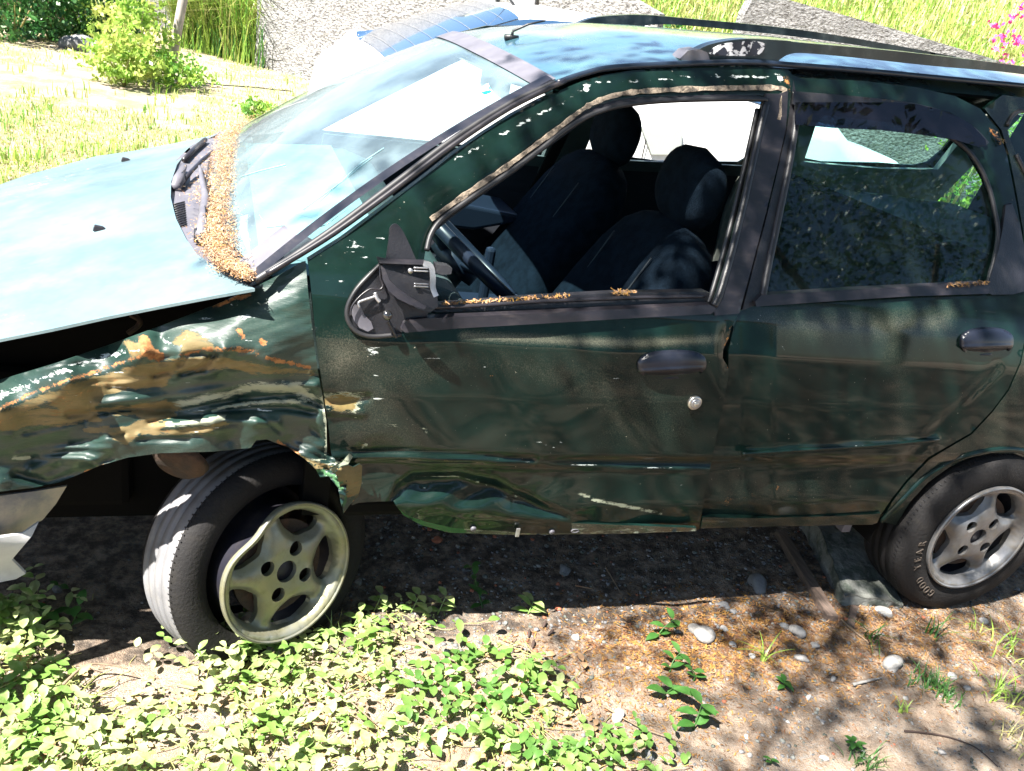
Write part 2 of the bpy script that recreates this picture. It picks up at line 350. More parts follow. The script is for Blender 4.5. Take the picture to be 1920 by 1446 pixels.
# ================================================================== ground and setting
def hnoise(x, y, seed=0, oct=4):
    r = np.random.default_rng(seed); z = np.zeros(np.shape(x)); a = 1; f = 1
    for _ in range(oct):
        for _ in range(3):
            t = r.uniform(0, 6.28); k = r.uniform(.7, 1.4)*f; z = z+a*np.sin(k*(x*math.cos(t)+y*math.sin(t))*6+r.uniform(0, 6.28))
        a *= .5; f *= 2.1
    return z/4
def gz(x, y):
    x = np.asarray(x, float); y = np.asarray(y, float)
    z = .008*hnoise(x, y, 3)+.004*hnoise(x*4, y*4, 5, 3)
    z = z-.055*np.exp(-(((x-.42)/.30)**2+((y-.15)/.25)**2))            # the front tyre has sunk into the soil
    return z
def gp(px, py):
    P = on_z(px, py, 0*np.asarray(px, float))
    for _ in range(4): P = on_z(px, py, gz(P[..., 0], P[..., 1]))
    return P
gxs = np.unique(np.concatenate([np.linspace(-40, -3, 14), np.linspace(-3, -.6, 30), np.linspace(-.6, 3.6, 260), np.linspace(3.6, 8, 40), np.linspace(8, 45, 14)]))
gys = np.unique(np.concatenate([np.linspace(-40, -3, 14), np.linspace(-3, -1, 24), np.linspace(-1, 1.2, 150), np.linspace(1.2, 4, 40), np.linspace(4, 14, 50), np.linspace(14, 50, 12)]))
GX, GY = np.meshgrid(gxs, gys); GZ = gz(GX, GY); nx, ny = len(gxs), len(gys)
Fg = [(j*nx+i, j*nx+i+1, (j+1)*nx+i+1, (j+1)*nx+i) for j in range(ny-1) for i in range(nx-1)]
def ground_mat():
    m = bpy.data.materials.new('sandy_soil'); m.use_nodes = True; n = m.node_tree.nodes; l = m.node_tree.links; p = n['Principled BSDF']; p.inputs['Roughness'].default_value = .95; p.inputs['Specular IOR Level'].default_value = .1
    tc = n.new('ShaderNodeTexCoord')
    def noise(sc, det=8, ro=.65):
        t = n.new('ShaderNodeTexNoise'); t.inputs['Scale'].default_value = sc; t.inputs['Detail'].default_value = det; t.inputs['Roughness'].default_value = ro; l.new(tc.outputs['Object'], t.inputs['Vector']); return t.outputs['Fac']
    def ramp(s, a, b):
        r = n.new('ShaderNodeMapRange'); r.interpolation_type = 'SMOOTHSTEP'; r.inputs[1].default_value = a; r.inputs[2].default_value = b; l.new(s, r.inputs[0]); return r.outputs[0]
    def mix(f, a, b):
        x = n.new('ShaderNodeMix'); x.data_type = 'RGBA'; l.new(f, x.inputs[0])
        for k, v in ((6, a), (7, b)):
            if isinstance(v, tuple): x.inputs[k].default_value = (*v, 1)
            else: l.new(v, x.inputs[k])
        return x.outputs[2]
    at = n.new('ShaderNodeAttribute'); at.attribute_name = 'soil'; s = n.new('ShaderNodeSeparateColor'); l.new(at.outputs['Color'], s.inputs[0])
    def mul(a, b):
        x = n.new('ShaderNodeMath'); x.operation = 'MULTIPLY'; l.new(a, x.inputs[0]); l.new(b, x.inputs[1]); return x.outputs[0]
    col = mix(ramp(noise(18), .35, .65), (.36, .27, .20), (.46, .37, .29)); col = mix(ramp(noise(90, 4), .5, .7), col, (.22, .15, .10))
    v = n.new('ShaderNodeTexVoronoi'); v.inputs['Scale'].default_value = 95; l.new(tc.outputs['Object'], v.inputs['Vector'])
    grit = mul(ramp(noise(160, 3), .52, .60), ramp(noise(6), .40, .60)); col = mix(grit, col, (.42, .40, .37))
    col = mix(mul(s.outputs[0], ramp(noise(30, 9, .75), .36, .60)), col, (.075, .034, .018))
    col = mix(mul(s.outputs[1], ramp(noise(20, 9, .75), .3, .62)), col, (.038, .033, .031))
    col = mix(mul(s.outputs[2], ramp(noise(2.6, 9, .75), .42, .62)), (col), (.20, .24, .09))
    l.new(col, p.inputs['Base Color'])
    b = n.new('ShaderNodeBump'); b.inputs['Strength'].default_value = .9; b.inputs['Distance'].default_value = .012
    ad = n.new('ShaderNodeMath'); ad.operation = 'ADD'; l.new(noise(70, 8, .8), ad.inputs[0]); l.new(noise(280, 3, .7), ad.inputs[1]); l.new(ad.outputs[0], b.inputs['Height']); l.new(b.outputs[0], p.inputs['Normal'])
    return m
M['ground'] = ground_mat()
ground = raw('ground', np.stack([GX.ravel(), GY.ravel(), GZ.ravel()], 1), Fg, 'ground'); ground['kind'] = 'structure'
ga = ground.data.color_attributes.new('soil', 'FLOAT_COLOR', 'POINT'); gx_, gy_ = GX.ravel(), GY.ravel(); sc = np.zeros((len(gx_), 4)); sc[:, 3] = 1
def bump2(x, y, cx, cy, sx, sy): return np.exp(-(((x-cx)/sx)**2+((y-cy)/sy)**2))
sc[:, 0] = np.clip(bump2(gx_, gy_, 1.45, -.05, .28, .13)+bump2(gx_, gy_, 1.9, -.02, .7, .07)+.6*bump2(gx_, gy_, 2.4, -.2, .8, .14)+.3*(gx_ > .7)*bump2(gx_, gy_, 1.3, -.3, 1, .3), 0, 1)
sc[:, 1] = np.clip(np.where((gy_ > .02) & (gy_ < 1.6) & (gx_ > -.8), 1, 0)*.9+.55*bump2(gx_, gy_, 1.7, -.36, .6, .12), 0, 1)  # soil beneath the car darkened: its shadow is put into the colour
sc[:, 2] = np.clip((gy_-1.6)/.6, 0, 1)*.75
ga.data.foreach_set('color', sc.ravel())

# ================================================================== the wrecked car
car = thing('station_wagon', 'wrecked dark green station wagon with crushed front fender and missing driver window', 'car', (1.6, .8, 0))
car['kind'] = 'thing'; del car['kind']

# --- front fender
FD = RBF([(-700, 950, .14), (-700, 1050, .10), (-300, 800, .08), (-300, 900, .02), (0, 712, .07), (200, 648, .07), (400, 573, .055), (475, 540, .05), (575, 488, .042),
 (0, 735, .03), (150, 690, .02), (300, 636, .015), (450, 590, .0), (560, 560, .004), (590, 620, .0),
 (0, 770, -.040), (130, 716, -.045), (270, 660, -.055), (340, 668, -.045), (420, 655, -.055), (500, 682, -.035), (590, 700, .0), (604, 740, .0),
 (0, 815, -.005), (200, 752, .012), (290, 715, .02), (350, 702, .01), (420, 684, -.005), (540, 715, .004),
 (60, 800, .012), (160, 790, .026), (320, 768, .040), (450, 748, .045), (560, 738, .018),
 (0, 860, .010), (200, 822, -.008), (330, 800, .0), (400, 796, -.012), (480, 792, .004), (600, 800, .01),
 (0, 905, -.010), (60, 860, .035), (100, 880, .040), (180, 862, .008), (290, 842, .0), (430, 826, .018), (540, 830, .030), (575, 860, .0), (620, 860, .018), (618, 790, .006),
 (600, 895, -.02), (640, 900, -.035), (660, 940, -.045)], 100, .01)
_cr = random.Random(5); CREASES = []
for _i in range(22):
    _x = _cr.uniform(-20, 430); _y = _cr.uniform(690, 860)-.10*_x*(_cr.random() < .6); _l = _cr.uniform(60, 190); _k = _cr.uniform(-.28, .02)
    CREASES.append(([(_x, _y), (_x+_l*.5, _y+_l*.5*_k+_cr.uniform(-5, 5)), (_x+_l, _y+_l*_k*.8+_cr.uniform(-6, 8))], _cr.uniform(2.5, 5), _cr.choice((-1, 1))*_cr.uniform(.003, .007)))
for _i in range(8):
    _x = _cr.uniform(480, 600); _y = _cr.uniform(700, 850); CREASES.append(([(_x, _y), (_x+_cr.uniform(20, 60), _y+_cr.uniform(10, 40))], 4, _cr.choice((-1, 1))*.005))
def scratches(seed, n, x0, x1, y0, y1, amp=.85, ln=(20, 110), sl=(-.1, .25)):
    r = random.Random(seed); out = []
    for _ in range(n):
        x = r.uniform(x0, x1); y = r.uniform(y0, y1); l = r.uniform(*ln); k = r.uniform(*sl); out.append(([(x, y), (x+l*.5, y+l*.5*k+r.uniform(-2, 2)), (x+l, y+l*k)], r.uniform(.3, 1.0)))
    return lambda x, y: amp*np.max([lmask(x, y, p, h, 2.2) for p, h in out], axis=0)
def fender_depth(px, py):
    d = FD(px, py)
    def ridge(pts, w, h): return h*np.exp(-(dline(px, py, pts)/w)**2)
    d = d+ridge([(130, 778), (240, 768), (330, 772), (450, 748), (560, 738), (604, 762)], 7, .016)
    d = d-ridge([(180, 757), (330, 742), (460, 722), (590, 725)], 8, .010)
    d = d+ridge([(290, 705), (330, 690), (345, 672)], 6, .018)+ridge([(340, 702), (380, 688), (400, 668)], 6, .02)-ridge([(300, 690), (345, 693), (385, 678)], 6, .012)
    d = d+ridge([(330, 785), (420, 770), (530, 765), (590, 775)], 6, .012)-ridge([(300, 800), (400, 788), (520, 792)], 8, .008)
    d = d-ridge([(60, 880), (110, 862), (160, 862), (200, 880)], 10, .014)+ridge([(30, 890), (90, 905), (170, 880), (205, 862)], 8, .012)
    d = d+.0016*np.sin(px*.031+py*.08)+.0010*np.sin(px*.017-py*.13+1)+.0004*np.sin(px*.11+py*.31)
    for pl, w_, h_ in CREASES: d = d+ridge(pl, w_, h_)
    k = np.clip((py-820)/60, 0, 1)*np.clip((px-470)/80, 0, 1)*np.clip((720-px)/60, 0, 1); d = d+k*(.007*np.sin((py-.42*(px-560))*.42)+.004*np.sin((py+.3*px)*.19))
    return d
def p_fender(px, py): return on_y(px, py, fender_depth(px, py))
fend = [(-700, 960), (-330, 850), (-200, 780), (0, 713), (100, 683), (200, 649), (300, 612), (400, 574), (474, 541), (520, 518), (566, 492), (573, 490), (577, 540), (586, 620), (595, 690), (605, 745), (612, 790), (613, 850), (640, 868), (652, 884), (648, 930), (640, 950), (634, 915), (616, 893), (600, 895), (592, 880), (573, 862), (556, 850), (540, 838), (520, 832), (500, 824), (480, 826), (470, 840), (400, 847), (300, 850), (240, 858), (205, 868), (190, 872), (140, 893), (110, 905), (60, 915), (0, 922), (-160, 945), (-330, 980), (-700, 1080)]
wear_f = dict(
 rust=[lambda x, y: .9*lmask(x, y, [(0, 765), (60, 738), (130, 712), (200, 690), (270, 666), (300, 672)], 3, 8), lambda x, y: .9*lmask(x, y, [(340, 668), (380, 656), (430, 655), (480, 660)], 4, 9), lambda x, y: lmask(x, y, [(500, 672), (540, 680), (580, 690)], 3, 7),
       lambda x, y: lmask(x, y, [(400, 575), (440, 560), (470, 552)], 3, 8)*.95, lambda x, y: lmask(x, y, [(270, 640), (285, 665), (300, 670)], 10, 10), lambda x, y: lmask(x, y, [(448, 620), (455, 632)], 4, 8), lambda x, y: lmask(x, y, [(490, 642), (494, 643)], 5, 6),
       lambda x, y: lmask(x, y, [(200, 875), (160, 888)], 4, 8), lambda x, y: lmask(x, y, [(520, 828), (548, 845), (562, 852)], 2.5, 6), lambda x, y: .42*lmask(x, y, [(0, 790), (200, 720)], 30, 30)],
 peel=[lambda x, y: pmask(x, y, [(-200, 790), (0, 772), (120, 726), (260, 684), (340, 672), (420, 670), (500, 688), (585, 696), (590, 702), (480, 700), (430, 690), (325, 700), (305, 728), (230, 730), (196, 740), (178, 768), (120, 775), (84, 752), (0, 800), (-200, 830)], 10),
       lambda x, y: pmask(x, y, [(0, 800), (80, 772), (150, 760), (165, 770), (310, 752), (345, 765), (300, 790), (160, 768), (120, 780), (180, 790), (60, 792), (0, 800)], 10),
       lambda x, y: pmask(x, y, [(155, 803), (165, 800), (215, 803), (300, 775), (330, 778), (300, 808), (400, 800), (400, 812), (350, 815), (262, 815), (235, 835), (200, 812), (160, 812)], 8),
       lambda x, y: pmask(x, y, [(0, 780), (90, 765), (180, 772), (190, 790), (60, 800), (0, 810)], 10),
       lambda x, y: pmask(x, y, [(225, 640), (280, 638), (292, 665), (250, 670), (235, 650)], 8), lambda x, y: pmask(x, y, [(350, 618), (400, 640), (410, 656), (345, 665), (320, 640)], 8)*.9,
       lambda x, y: lmask(x, y, [(480, 836), (540, 850), (590, 872), (640, 885)], 10, 8)*.72, lambda x, y: pmask(x, y, [(395, 798), (425, 790), (430, 796), (400, 806)], 6)],
 fill=[lambda x, y: pmask(x, y, [(320, 757), (400, 738), (480, 718), (560, 722), (560, 735), (480, 732), (400, 750), (330, 768)], 10), lambda x, y: pmask(x, y, [(290, 780), (340, 785), (425, 776), (422, 786), (395, 796), (300, 800)], 8),
       lambda x, y: pmask(x, y, [(530, 715), (560, 712), (600, 745), (590, 765), (555, 745)], 12)*.85, lambda x, y: lmask(x, y, [(400, 770), (470, 755), (575, 752)], 3, 7), lambda x, y: lmask(x, y, [(25, 860), (55, 858)], 3, 5), lambda x, y: lmask(x, y, [(605, 745), (612, 800), (612, 850)], 3, 5),
       lambda x, y: lmask(x, y, [(490, 843), (560, 862), (612, 862)], 2, 4), lambda x, y: lmask(x, y, [(500, 850), (580, 876), (640, 868)], 3, 5)*.9],
 scuff_glint=[scratches(3, 26, 0, 560, 690, 860), lambda x, y: .62*pmask(x, y, [(370, 585), (450, 570), (500, 590), (460, 620), (380, 615), (350, 600)], 30), lambda x, y: .6*lmask(x, y, [(500, 565), (560, 550), (575, 552)], 4, 8), lambda x, y: .57*pmask(x, y, [(540, 500), (572, 500), (574, 545), (550, 560)], 16),
        lambda x, y: .8*lmask(x, y, [(405, 633), (480, 640)], 2, 5), lambda x, y: .9*lmask(x, y, [(110, 705), (140, 683), (200, 668), (262, 656)], 2, 4), lambda x, y: .52*lmask(x, y, [(0, 745), (100, 700), (230, 660)], 14, 10), lambda x, y: .56*pmask(x, y, [(300, 620), (360, 640), (350, 660), (290, 655)], 10)],
 grime=[lambda x, y: .25*pmask(x, y, [(300, 600), (570, 520), (600, 720), (300, 700)], 60), lambda x, y: .3*pmask(x, y, [(0, 840), (600, 790), (610, 850), (0, 920)], 40)],
 green=[lambda x, y: .85*lmask(x, y, [(590, 885), (625, 890), (640, 915)], 7, 6)])
sheet('front_fender', fend, 'paint_crumpled', car, p_fender, s=4.6, th=.003, thdir=(0, 1, 0), wear=wear_f)
# torn flap of sheet metal that hangs from the fender corner
def p_flap(px, py): return on_y(px, py, -.035+.0009*(px-650)+.0002*(py-900)+.004*np.sin(py*.09))
sheet('torn_metal_flap', [(628, 886), (640, 875), (652, 872), (662, 876), (674, 870), (679, 874), (678, 905), (672, 930), (655, 948), (644, 963), (642, 940), (636, 905)], 'paint_crumpled', car, p_flap, s=5, th=.003,
      wear=dict(peel=[lambda x, y: .85*pmask(x, y, [(620, 870), (690, 865), (685, 930), (655, 935), (630, 910)], 12)], green=[lambda x, y: .75*pmask(x, y, [(630, 890), (650, 900), (655, 950), (640, 960)], 10)], rust=[lambda x, y: .7*lmask(x, y, [(672, 930), (645, 962)], 3, 5)]))
def p_fold(px, py): return on_y(px, py, -.015+.01*np.sin(px*.2)-.0002*(px-640))
sheet('folded_metal_edge', [(618, 880), (640, 868), (655, 850), (662, 856), (650, 875), (628, 890)], 'paint', car, p_fold, s=5, th=.004, wear=dict(fill=[lambda x, y: .6+0*x], grime=[lambda x, y: .5+0*x]))

# --- bonnet (raised above the fender, its skin dulled by the sun)
def hoodz(x, y): 
    t = np.clip((y-.05)/1.42, 0, 1); crown = .045*(1-(2*t-1)**2)
    return .915+.335*(x-.31)+crown*np.clip((.55-x)/.4, 0, 1)+.004*np.sin(y*9+x*3)
def p_hood(px, py):
    Z = np.full(np.shape(px), .85)
    for _ in range(30): P = on_z(px, py, Z); Z = .5*Z+.5*hoodz(P[..., 0], np.clip(P[..., 1], 0, 1.55))
    return on_z(px, py, Z)
hood = [(478, 541), (452, 530), (425, 512), (395, 494), (370, 478), (349, 448), (330, 410), (320, 370), (321, 340), (332, 308), (352, 283), (380, 264), (408, 252), (330, 268), (250, 283), (180, 293), (100, 315), (50, 328), (0, 346), (-120, 390), (-330, 480), (-620, 620), (-620, 800), (-330, 722), (-150, 668), (0, 636), (100, 616), (200, 594), (300, 574), (400, 555)]
sheet('hood', hood, 'paint_top', car, p_hood, s=11, th=.006, thdir=(0, 0, -1), wear=dict(
 scuff_glint=[lambda x, y: .60*lmask(x, y, [(-300, 440), (0, 375), (100, 335), (190, 312)], 14, 30), lambda x, y: .5*lmask(x, y, [(0, 530), (200, 490), (330, 480)], 8, 20), lambda x, y: .62*lmask(x, y, [(0, 600), (60, 598)], 14, 16), lambda x, y: .55*lmask(x, y, [(0, 505), (40, 490)], 10, 12)]))
for q in ((227, 304), (174, 434)):
    P = p_hood(np.array(q[0]), np.array(q[1])); V = []
    pf = [(0, -.012, 0), (0, .012, 0), (.040, .008, .002), (.040, -.008, .002), (.004, -.007, .013), (.004, .007, .013), (.026, .005, .011), (.026, -.005, .011)]
    o = raw('washer_nozzle', [(P[0]+a*.8, P[1]+b*.8, P[2]+c+.003) for a, b, c in pf], [(0, 1, 2, 3), (4, 7, 6, 5), (0, 4, 5, 1), (2, 6, 7, 3), (0, 3, 7, 4), (1, 5, 6, 2)], 'satin', car, smooth=False)
    b = o.modifiers.new('b', 'BEVEL'); b.width = .002; b.segments = 2
# under the raised bonnet
box('engine_bay_shade_box', (-.75, .26, .25), (.08, 1.46, .60), 'dark', car, .02)  # dark box standing in for the shade under the hood, also stops light
box('front_light_blocker', (-.74, .10, .22), (-.62, 1.5, .66), 'dark', car, .01)  # unseen panel added to stop sunlight leaking in from the front
raw('inner_fender', [(-.8, .30, .2), (.62, .30, .2), (.62, .30, .86), (.30, .30, .88), (-.8, .30, .62), (-.8, .20, .2), (.62, .18, .2)], [(0, 1, 2, 3, 4)], 'dark', car, False)
def p_rod(px, py): return on_y(px, py, .22+0*px)
L = np.array(smooth_line([(245, 590), (262, 600), (258, 612), (240, 625)], 4)); tube('hood_latch_cable', p_rod(L[:, 0], L[:, 1]), .006, 'rusty', car)

# --- front door
door_o = [(577, 489), (640, 449), (700, 404), (740, 374), (790, 336), (850, 289), (905, 251), (960, 216), (1010, 189), (1050, 170), (1090, 153), (1130, 141), (1180, 133), (1240, 128), (1310, 123), (1380, 122), (1440, 127), (1478, 131), (1486, 140), (1484, 180), (1474, 240), (1458, 310), (1436, 400), (1410, 500), (1384, 590), (1372, 612), (1366, 635), (1356, 655), (1355, 672), (1366, 690), (1366, 705), (1360, 740), (1347, 800), (1333, 870), (1320, 935), (1312, 990), (1308, 994), (1240, 995), (1160, 999), (1000, 1001), (960, 998), (900, 994), (850, 990), (800, 979), (762, 966), (744, 951), (738, 940), (700, 941), (672, 943), (660, 948), (655, 930), (645, 905), (650, 880), (622, 855), (616, 800), (608, 745), (598, 680), (590, 610), (584, 550), (580, 510)]
win = [(798, 470), (806, 440), (822, 412), (838, 398), (870, 374), (900, 352), (940, 322), (980, 294), (1020, 264), (1056, 238), (1086, 218), (1116, 204), (1150, 196), (1200, 190), (1270, 187), (1350, 186), (1420, 185), (1437, 188), (1430, 212), (1420, 250), (1404, 320), (1386, 400), (1366, 480), (1346, 550), (1336, 572), (1200, 575), (1000, 585), (830, 590), (790, 585), (790, 510)]
def door_rel(px, py):
    def ridge(pts, w, h): return h*np.exp(-(dline(px, py, pts)/w)**2)
    d = .014*np.exp(-(((px-640)/55.)**2+((py-770)/55.)**2))+.012*np.exp(-(((px-700)/70.)**2+((py-850)/30.)**2))
    d = d+ridge([(600, 745), (640, 752), (690, 745)], 8, .008)-ridge([(610, 770), (680, 775)], 8, .006)
    d = d+ridge([(1060, 975), (1100, 978)], 4, .001)
    d = d+ridge([(660, 850), (760, 848), (900, 856), (1000, 862)], 5, .006)-ridge([(660, 859), (760, 857), (900, 864), (1050, 872), (1330, 879)], 4, .004)
    d = d+.006*np.exp(-(((px-1362)/10.)**2+((py-660)/40.)**2))
    d = d+.004*np.exp(-(((px-860)/160.)**2+((py-935)/30.)**2))*np.sin(px*.06+py*.1)+.0014*np.sin(px*.013+py*.021)+.0010*np.sin(px*.031-py*.017)
    top = 1.5*np.sin(px*.09)+1.5*np.sin(px*.047)+np.interp(px, [735, 760, 800, 860, 920, 990, 1060], [938, 902, 892, 892, 905, 935, 965]); bot = np.interp(px, [735, 900, 1060], [946, 966, 977]); t = np.clip((py-top)/np.maximum(bot-top, 4), 0, 1)
    mk = pmask(px, py, [(736, 944), (748, 910), (775, 893), (860, 890), (925, 904), (1000, 938), (1062, 972), (1000, 974), (900, 964), (760, 946)], 5); d = d+mk*(.026*(1-t)-.012*t+.0016*np.sin(px*.045+py*.06)+.0008*np.sin(px*.13-py*.11))
    cr = np.interp(px, [640, 700, 760, 900, 1000, 1330], [852, 850, 849, 857, 864, 876]); q = (py-cr)/5.; d = d-.009*np.clip(q*.5+.5, 0, 1)*np.exp(-np.clip(py-cr, 0, 999)/45.)
    # the aperture's inward step around the window
    d = d+.008*np.exp(-(dline(px, py, win, True)/7)**2)
    return d
def p_door(px, py): return on_side(px, py, door_rel(px, py))
wear_light_d = dict(
 peel=[lambda x, y: .72*pmask(x, y, [(605, 740), (640, 735), (690, 742), (672, 765), (660, 778), (625, 775), (606, 760)], 8), lambda x, y: .7*lmask(x, y, [(680, 835), (682, 838)], 5, 5), lambda x, y: .55*lmask(x, y, [(660, 862), (760, 862), (900, 868), (1060, 878)], 5, 8)],
 fill=[lambda x, y: pmask(x, y, [(605, 738), (660, 733), (697, 745), (676, 760), (670, 776), (640, 774), (607, 764)], 12)*.85, lambda x, y: .8*lmask(x, y, [(1085, 925), (1120, 938), (1240, 963)], 5-.02*np.abs(x-1140), 5), lambda x, y: .85*lmask(x, y, [(1000, 895), (960, 930)], .1, 3),
       lambda x, y: .62*lmask(x, y, [(720, 800), (790, 798), (800, 812)], 6, 8), lambda x, y: .9*lmask(x, y, [(608, 775), (610, 850)], 3, 5), lambda x, y: .9*lmask(x, y, [(770, 892), (860, 893), (920, 912), (990, 940)], 1.2, 3), lambda x, y: .9*lmask(x, y, [(680, 838), (688, 832)], 3, 4)],
 scuff_glint=[scratches(4, 16, 620, 1250, 640, 980, .8), scratches(6, 16, 592, 690, 455, 545, .85, (15, 60), (-.05, .08)), scratches(8, 14, 700, 1000, 890, 980, .7, (15, 60), (.1, .5)), lambda x, y: .50*pmask(x, y, [(592, 470), (680, 450), (720, 480), (700, 520), (620, 545), (600, 530)], 40), lambda x, y: .9*lmask(x, y, [(650, 449), (720, 447)], 2, 4), lambda x, y: .9*lmask(x, y, [(640, 473), (715, 476)], 1.5, 4), lambda x, y: .8*lmask(x, y, [(708, 640), (708, 840)], .8, 2.5), lambda x, y: .9*lmask(x, y, [(900, 860), (1010, 868), (1180, 876), (1330, 880)], 1.0, 2.2),  # last entry paints the bright highlight of the door crease
        lambda x, y: .58*pmask(x, y, [(670, 640), (720, 640), (715, 690), (690, 690)], 12), lambda x, y: .7*lmask(x, y, [(700, 705), (745, 708)], 3, 5), lambda x, y: .85*lmask(x, y, [(700, 747), (765, 752)], 1.5, 3), lambda x, y: .9*lmask(x, y, [(1000, 825), (1045, 842)], 1, 3), lambda x, y: .8*lmask(x, y, [(940, 808), (1060, 830)], .6, 2.5),
        lambda x, y: .80*lmask(x, y, [(850, 300), (880, 285), (930, 260), (1000, 220), (1030, 205), (1060, 190), (1100, 160), (1130, 152), (1180, 152), (1230, 150), (1300, 144), (1400, 144), (1460, 142)], 1.5+2.5*np.sin(x*.23)**2, 6),
        lambda x, y: .9*pmask(x, y, [(1092, 156), (1110, 158), (1104, 172), (1094, 174)], 4), lambda x, y: .9*pmask(x, y, [(1455, 138), (1470, 146), (1466, 156), (1458, 152)], 3), lambda x, y: .9*lmask(x, y, [(1342, 140), (1346, 146)], 3, 4), lambda x, y: .9*lmask(x, y, [(1378, 145), (1384, 152)], 2.5, 4),
        lambda x, y: .9*lmask(x, y, [(858, 330), (866, 350)], 1, 2.5)],
 grime=[lambda x, y: .95*lmask(x, y, [(868, 630), (950, 634), (1100, 641), (1200, 644), (1345, 636)], 4, 12), lambda x, y: .6*pmask(x, y, [(610, 640), (660, 635), (700, 660), (640, 720), (610, 700)], 30), lambda x, y: .27*pmask(x, y, [(620, 640), (1345, 650), (1325, 872), (640, 845)], 30)*(1-pmask(x, y, [(748, 850), (752, 790), (800, 735), (860, 712), (920, 704), (975, 712), (1040, 745), (1122, 790), (1108, 815), (1075, 838), (980, 852), (800, 846)], 14)), lambda x, y: .35*pmask(x, y, [(620, 780), (800, 790), (800, 850), (630, 850)], 30)],  # third mask leaves a gap that paints a dark reflection on the door
 rust=[lambda x, y: .75*lmask(x, y, [(920, 704), (923, 707)], 3, 3), lambda x, y: .7*lmask(x, y, [(1372, 612), (1360, 650), (1366, 690)], 3, 6), lambda x, y: .6*lmask(x, y, [(1468, 134), (1482, 170)], 6, 8), lambda x, y: .6*lmask(x, y, [(900, 988), (1300, 992)], 2, 5)])
fdoor = sheet('front_door', door_o, 'paint', car, p_door, holes=[win], s=6.2, th=.02, wear=wear_light_d)
# green, buckled sill edge below the door
def p_sill(px, py): return on_side(px, py, .02-.00012*(px-900)+.004*np.sin(px*.05))
sheet('door_bottom_lip', [(742, 946), (800, 955), (900, 968), (1040, 980), (1150, 984), (1306, 990), (1306, 996), (1165, 1001), (960, 1003), (842, 999), (790, 985), (756, 966)], 'paint', fdoor, p_sill, s=7, th=.01,
      wear=dict(green=[lambda x, y: .9*pmask(x, y, [(735, 940), (870, 955), (880, 1010), (740, 990)], 20)], fill=[lambda x, y: .62*pmask(x, y, [(830, 975), (1300, 990), (1300, 1010), (830, 1005)], 10)], grime=[lambda x, y: .5+0*x]))
for q in ((887, 990), (1034, 996), (1166, 993)):
    c = p_door(np.array(q[0]), np.array(q[1])); raw_ = [c+np.array([r_*math.cos(a), -.004, r_*math.sin(a)]) for r_, a in [(.007, k*math.pi/4) for k in range(8)]]; tube('drain_plug', [c+np.array([0, .004, 0]), c+np.array([0, -.006, 0])], .007, 'greytrim', fdoor)
P0 = p_door(np.array(970), np.array(990)); box('bent_tab', (P0[0]-.005, P0[1]-.01, P0[2]-.02), (P0[0]+.005, P0[1]-.006, P0[2]+.004), 'steel', fdoor, .001)
c = p_door(np.array(1077), np.array(994)); tube('metal_loop', [c+np.array([.010*math.cos(a), -.004, .0045*math.sin(a)]) for a in np.linspace(0, 2*math.pi, 13)[:-1]], .0016, 'greytrim', fdoor, 6, closed=True)
# window surround: black inner frame, tan sealant strip, rubber channels
strip = [(808, 412), (850, 382), (900, 347), (950, 313), (1000, 276), (1045, 243), (1080, 215), (1110, 195), (1150, 180), (1200, 172), (1300, 167), (1400, 165), (1466, 166), (1470, 178), (1462, 225)]
def strip_poly(L, w, n=5, taper=None):
    L = np.array(smooth_line(L, n)); T = np.gradient(L, axis=0); T /= np.linalg.norm(T, axis=1)[:, None]; Nn = np.stack([-T[:, 1], T[:, 0]], 1); ww = (np.ones(len(L))*w)[:, None] if taper is None else taper[:, None]
    return [tuple(q) for q in L+Nn*ww]+[tuple(q) for q in (L-Nn*ww)[::-1]]
def p_off(o): return lambda px, py: on_side(px, py, o)
jag = 4.2+1.2*rng.standard_normal(len(smooth_line(strip, 5))); jag = np.clip(jag, 3, 6)
sheet('sealant_strip', strip_poly(strip, 4, taper=jag), 'tan', fdoor, lambda px, py: on_side(px, py, -.004+.0015*np.sin(px*.3)), s=5, th=.006)
sheet('upper_door_channel', strip_poly([(815, 425), (850, 396), (905, 356), (960, 318), (1010, 280), (1055, 247), (1090, 222), (1120, 207), (1160, 194), (1220, 184), (1300, 180), (1400, 179), (1436, 180)], 8), 'satin', fdoor, p_off(.004), s=6, th=.02)
side_tube('upper_window_seal', [(800, 470), (808, 440), (826, 414), (860, 388), (905, 357), (960, 320), (1010, 283), (1056, 247), (1090, 225), (1120, 211), (1160, 199), (1220, 191), (1300, 187), (1400, 186), (1438, 187)], .006, 'rubber', fdoor, -.002)
sheet('pillar_applique', [(1436, 176), (1462, 176), (1478, 170), (1474, 240), (1458, 310), (1436, 400), (1410, 500), (1386, 588), (1340, 592), (1338, 575), (1350, 545), (1368, 480), (1388, 400), (1406, 320), (1422, 250), (1432, 212)], 'satin', fdoor, p_off(-.004), s=8, th=.01)
side_tube('rear_window_channel', [(1436, 196), (1424, 245), (1408, 318), (1390, 398), (1370, 478), (1350, 548), (1338, 574)], .009, 'plastic', fdoor, -.002)
side_tube('rear_window_channel', [(1420, 205), (1408, 260), (1392, 330), (1374, 405), (1356, 475), (1336, 545), (1328, 568)], .006, 'rubber', fdoor, .02)
sheet('mould_strip', [(768, 600), (800, 597), (1000, 588), (1200, 578), (1330, 572), (1341, 576), (1340, 584), (1332, 589), (1200, 596), (1000, 608), (860, 616), (760, 624), (752, 618), (757, 606)], 'satin', fdoor, p_off(-.014), s=6, th=.02)
def p_in(o): return lambda px, py: on_side(px, py, o)
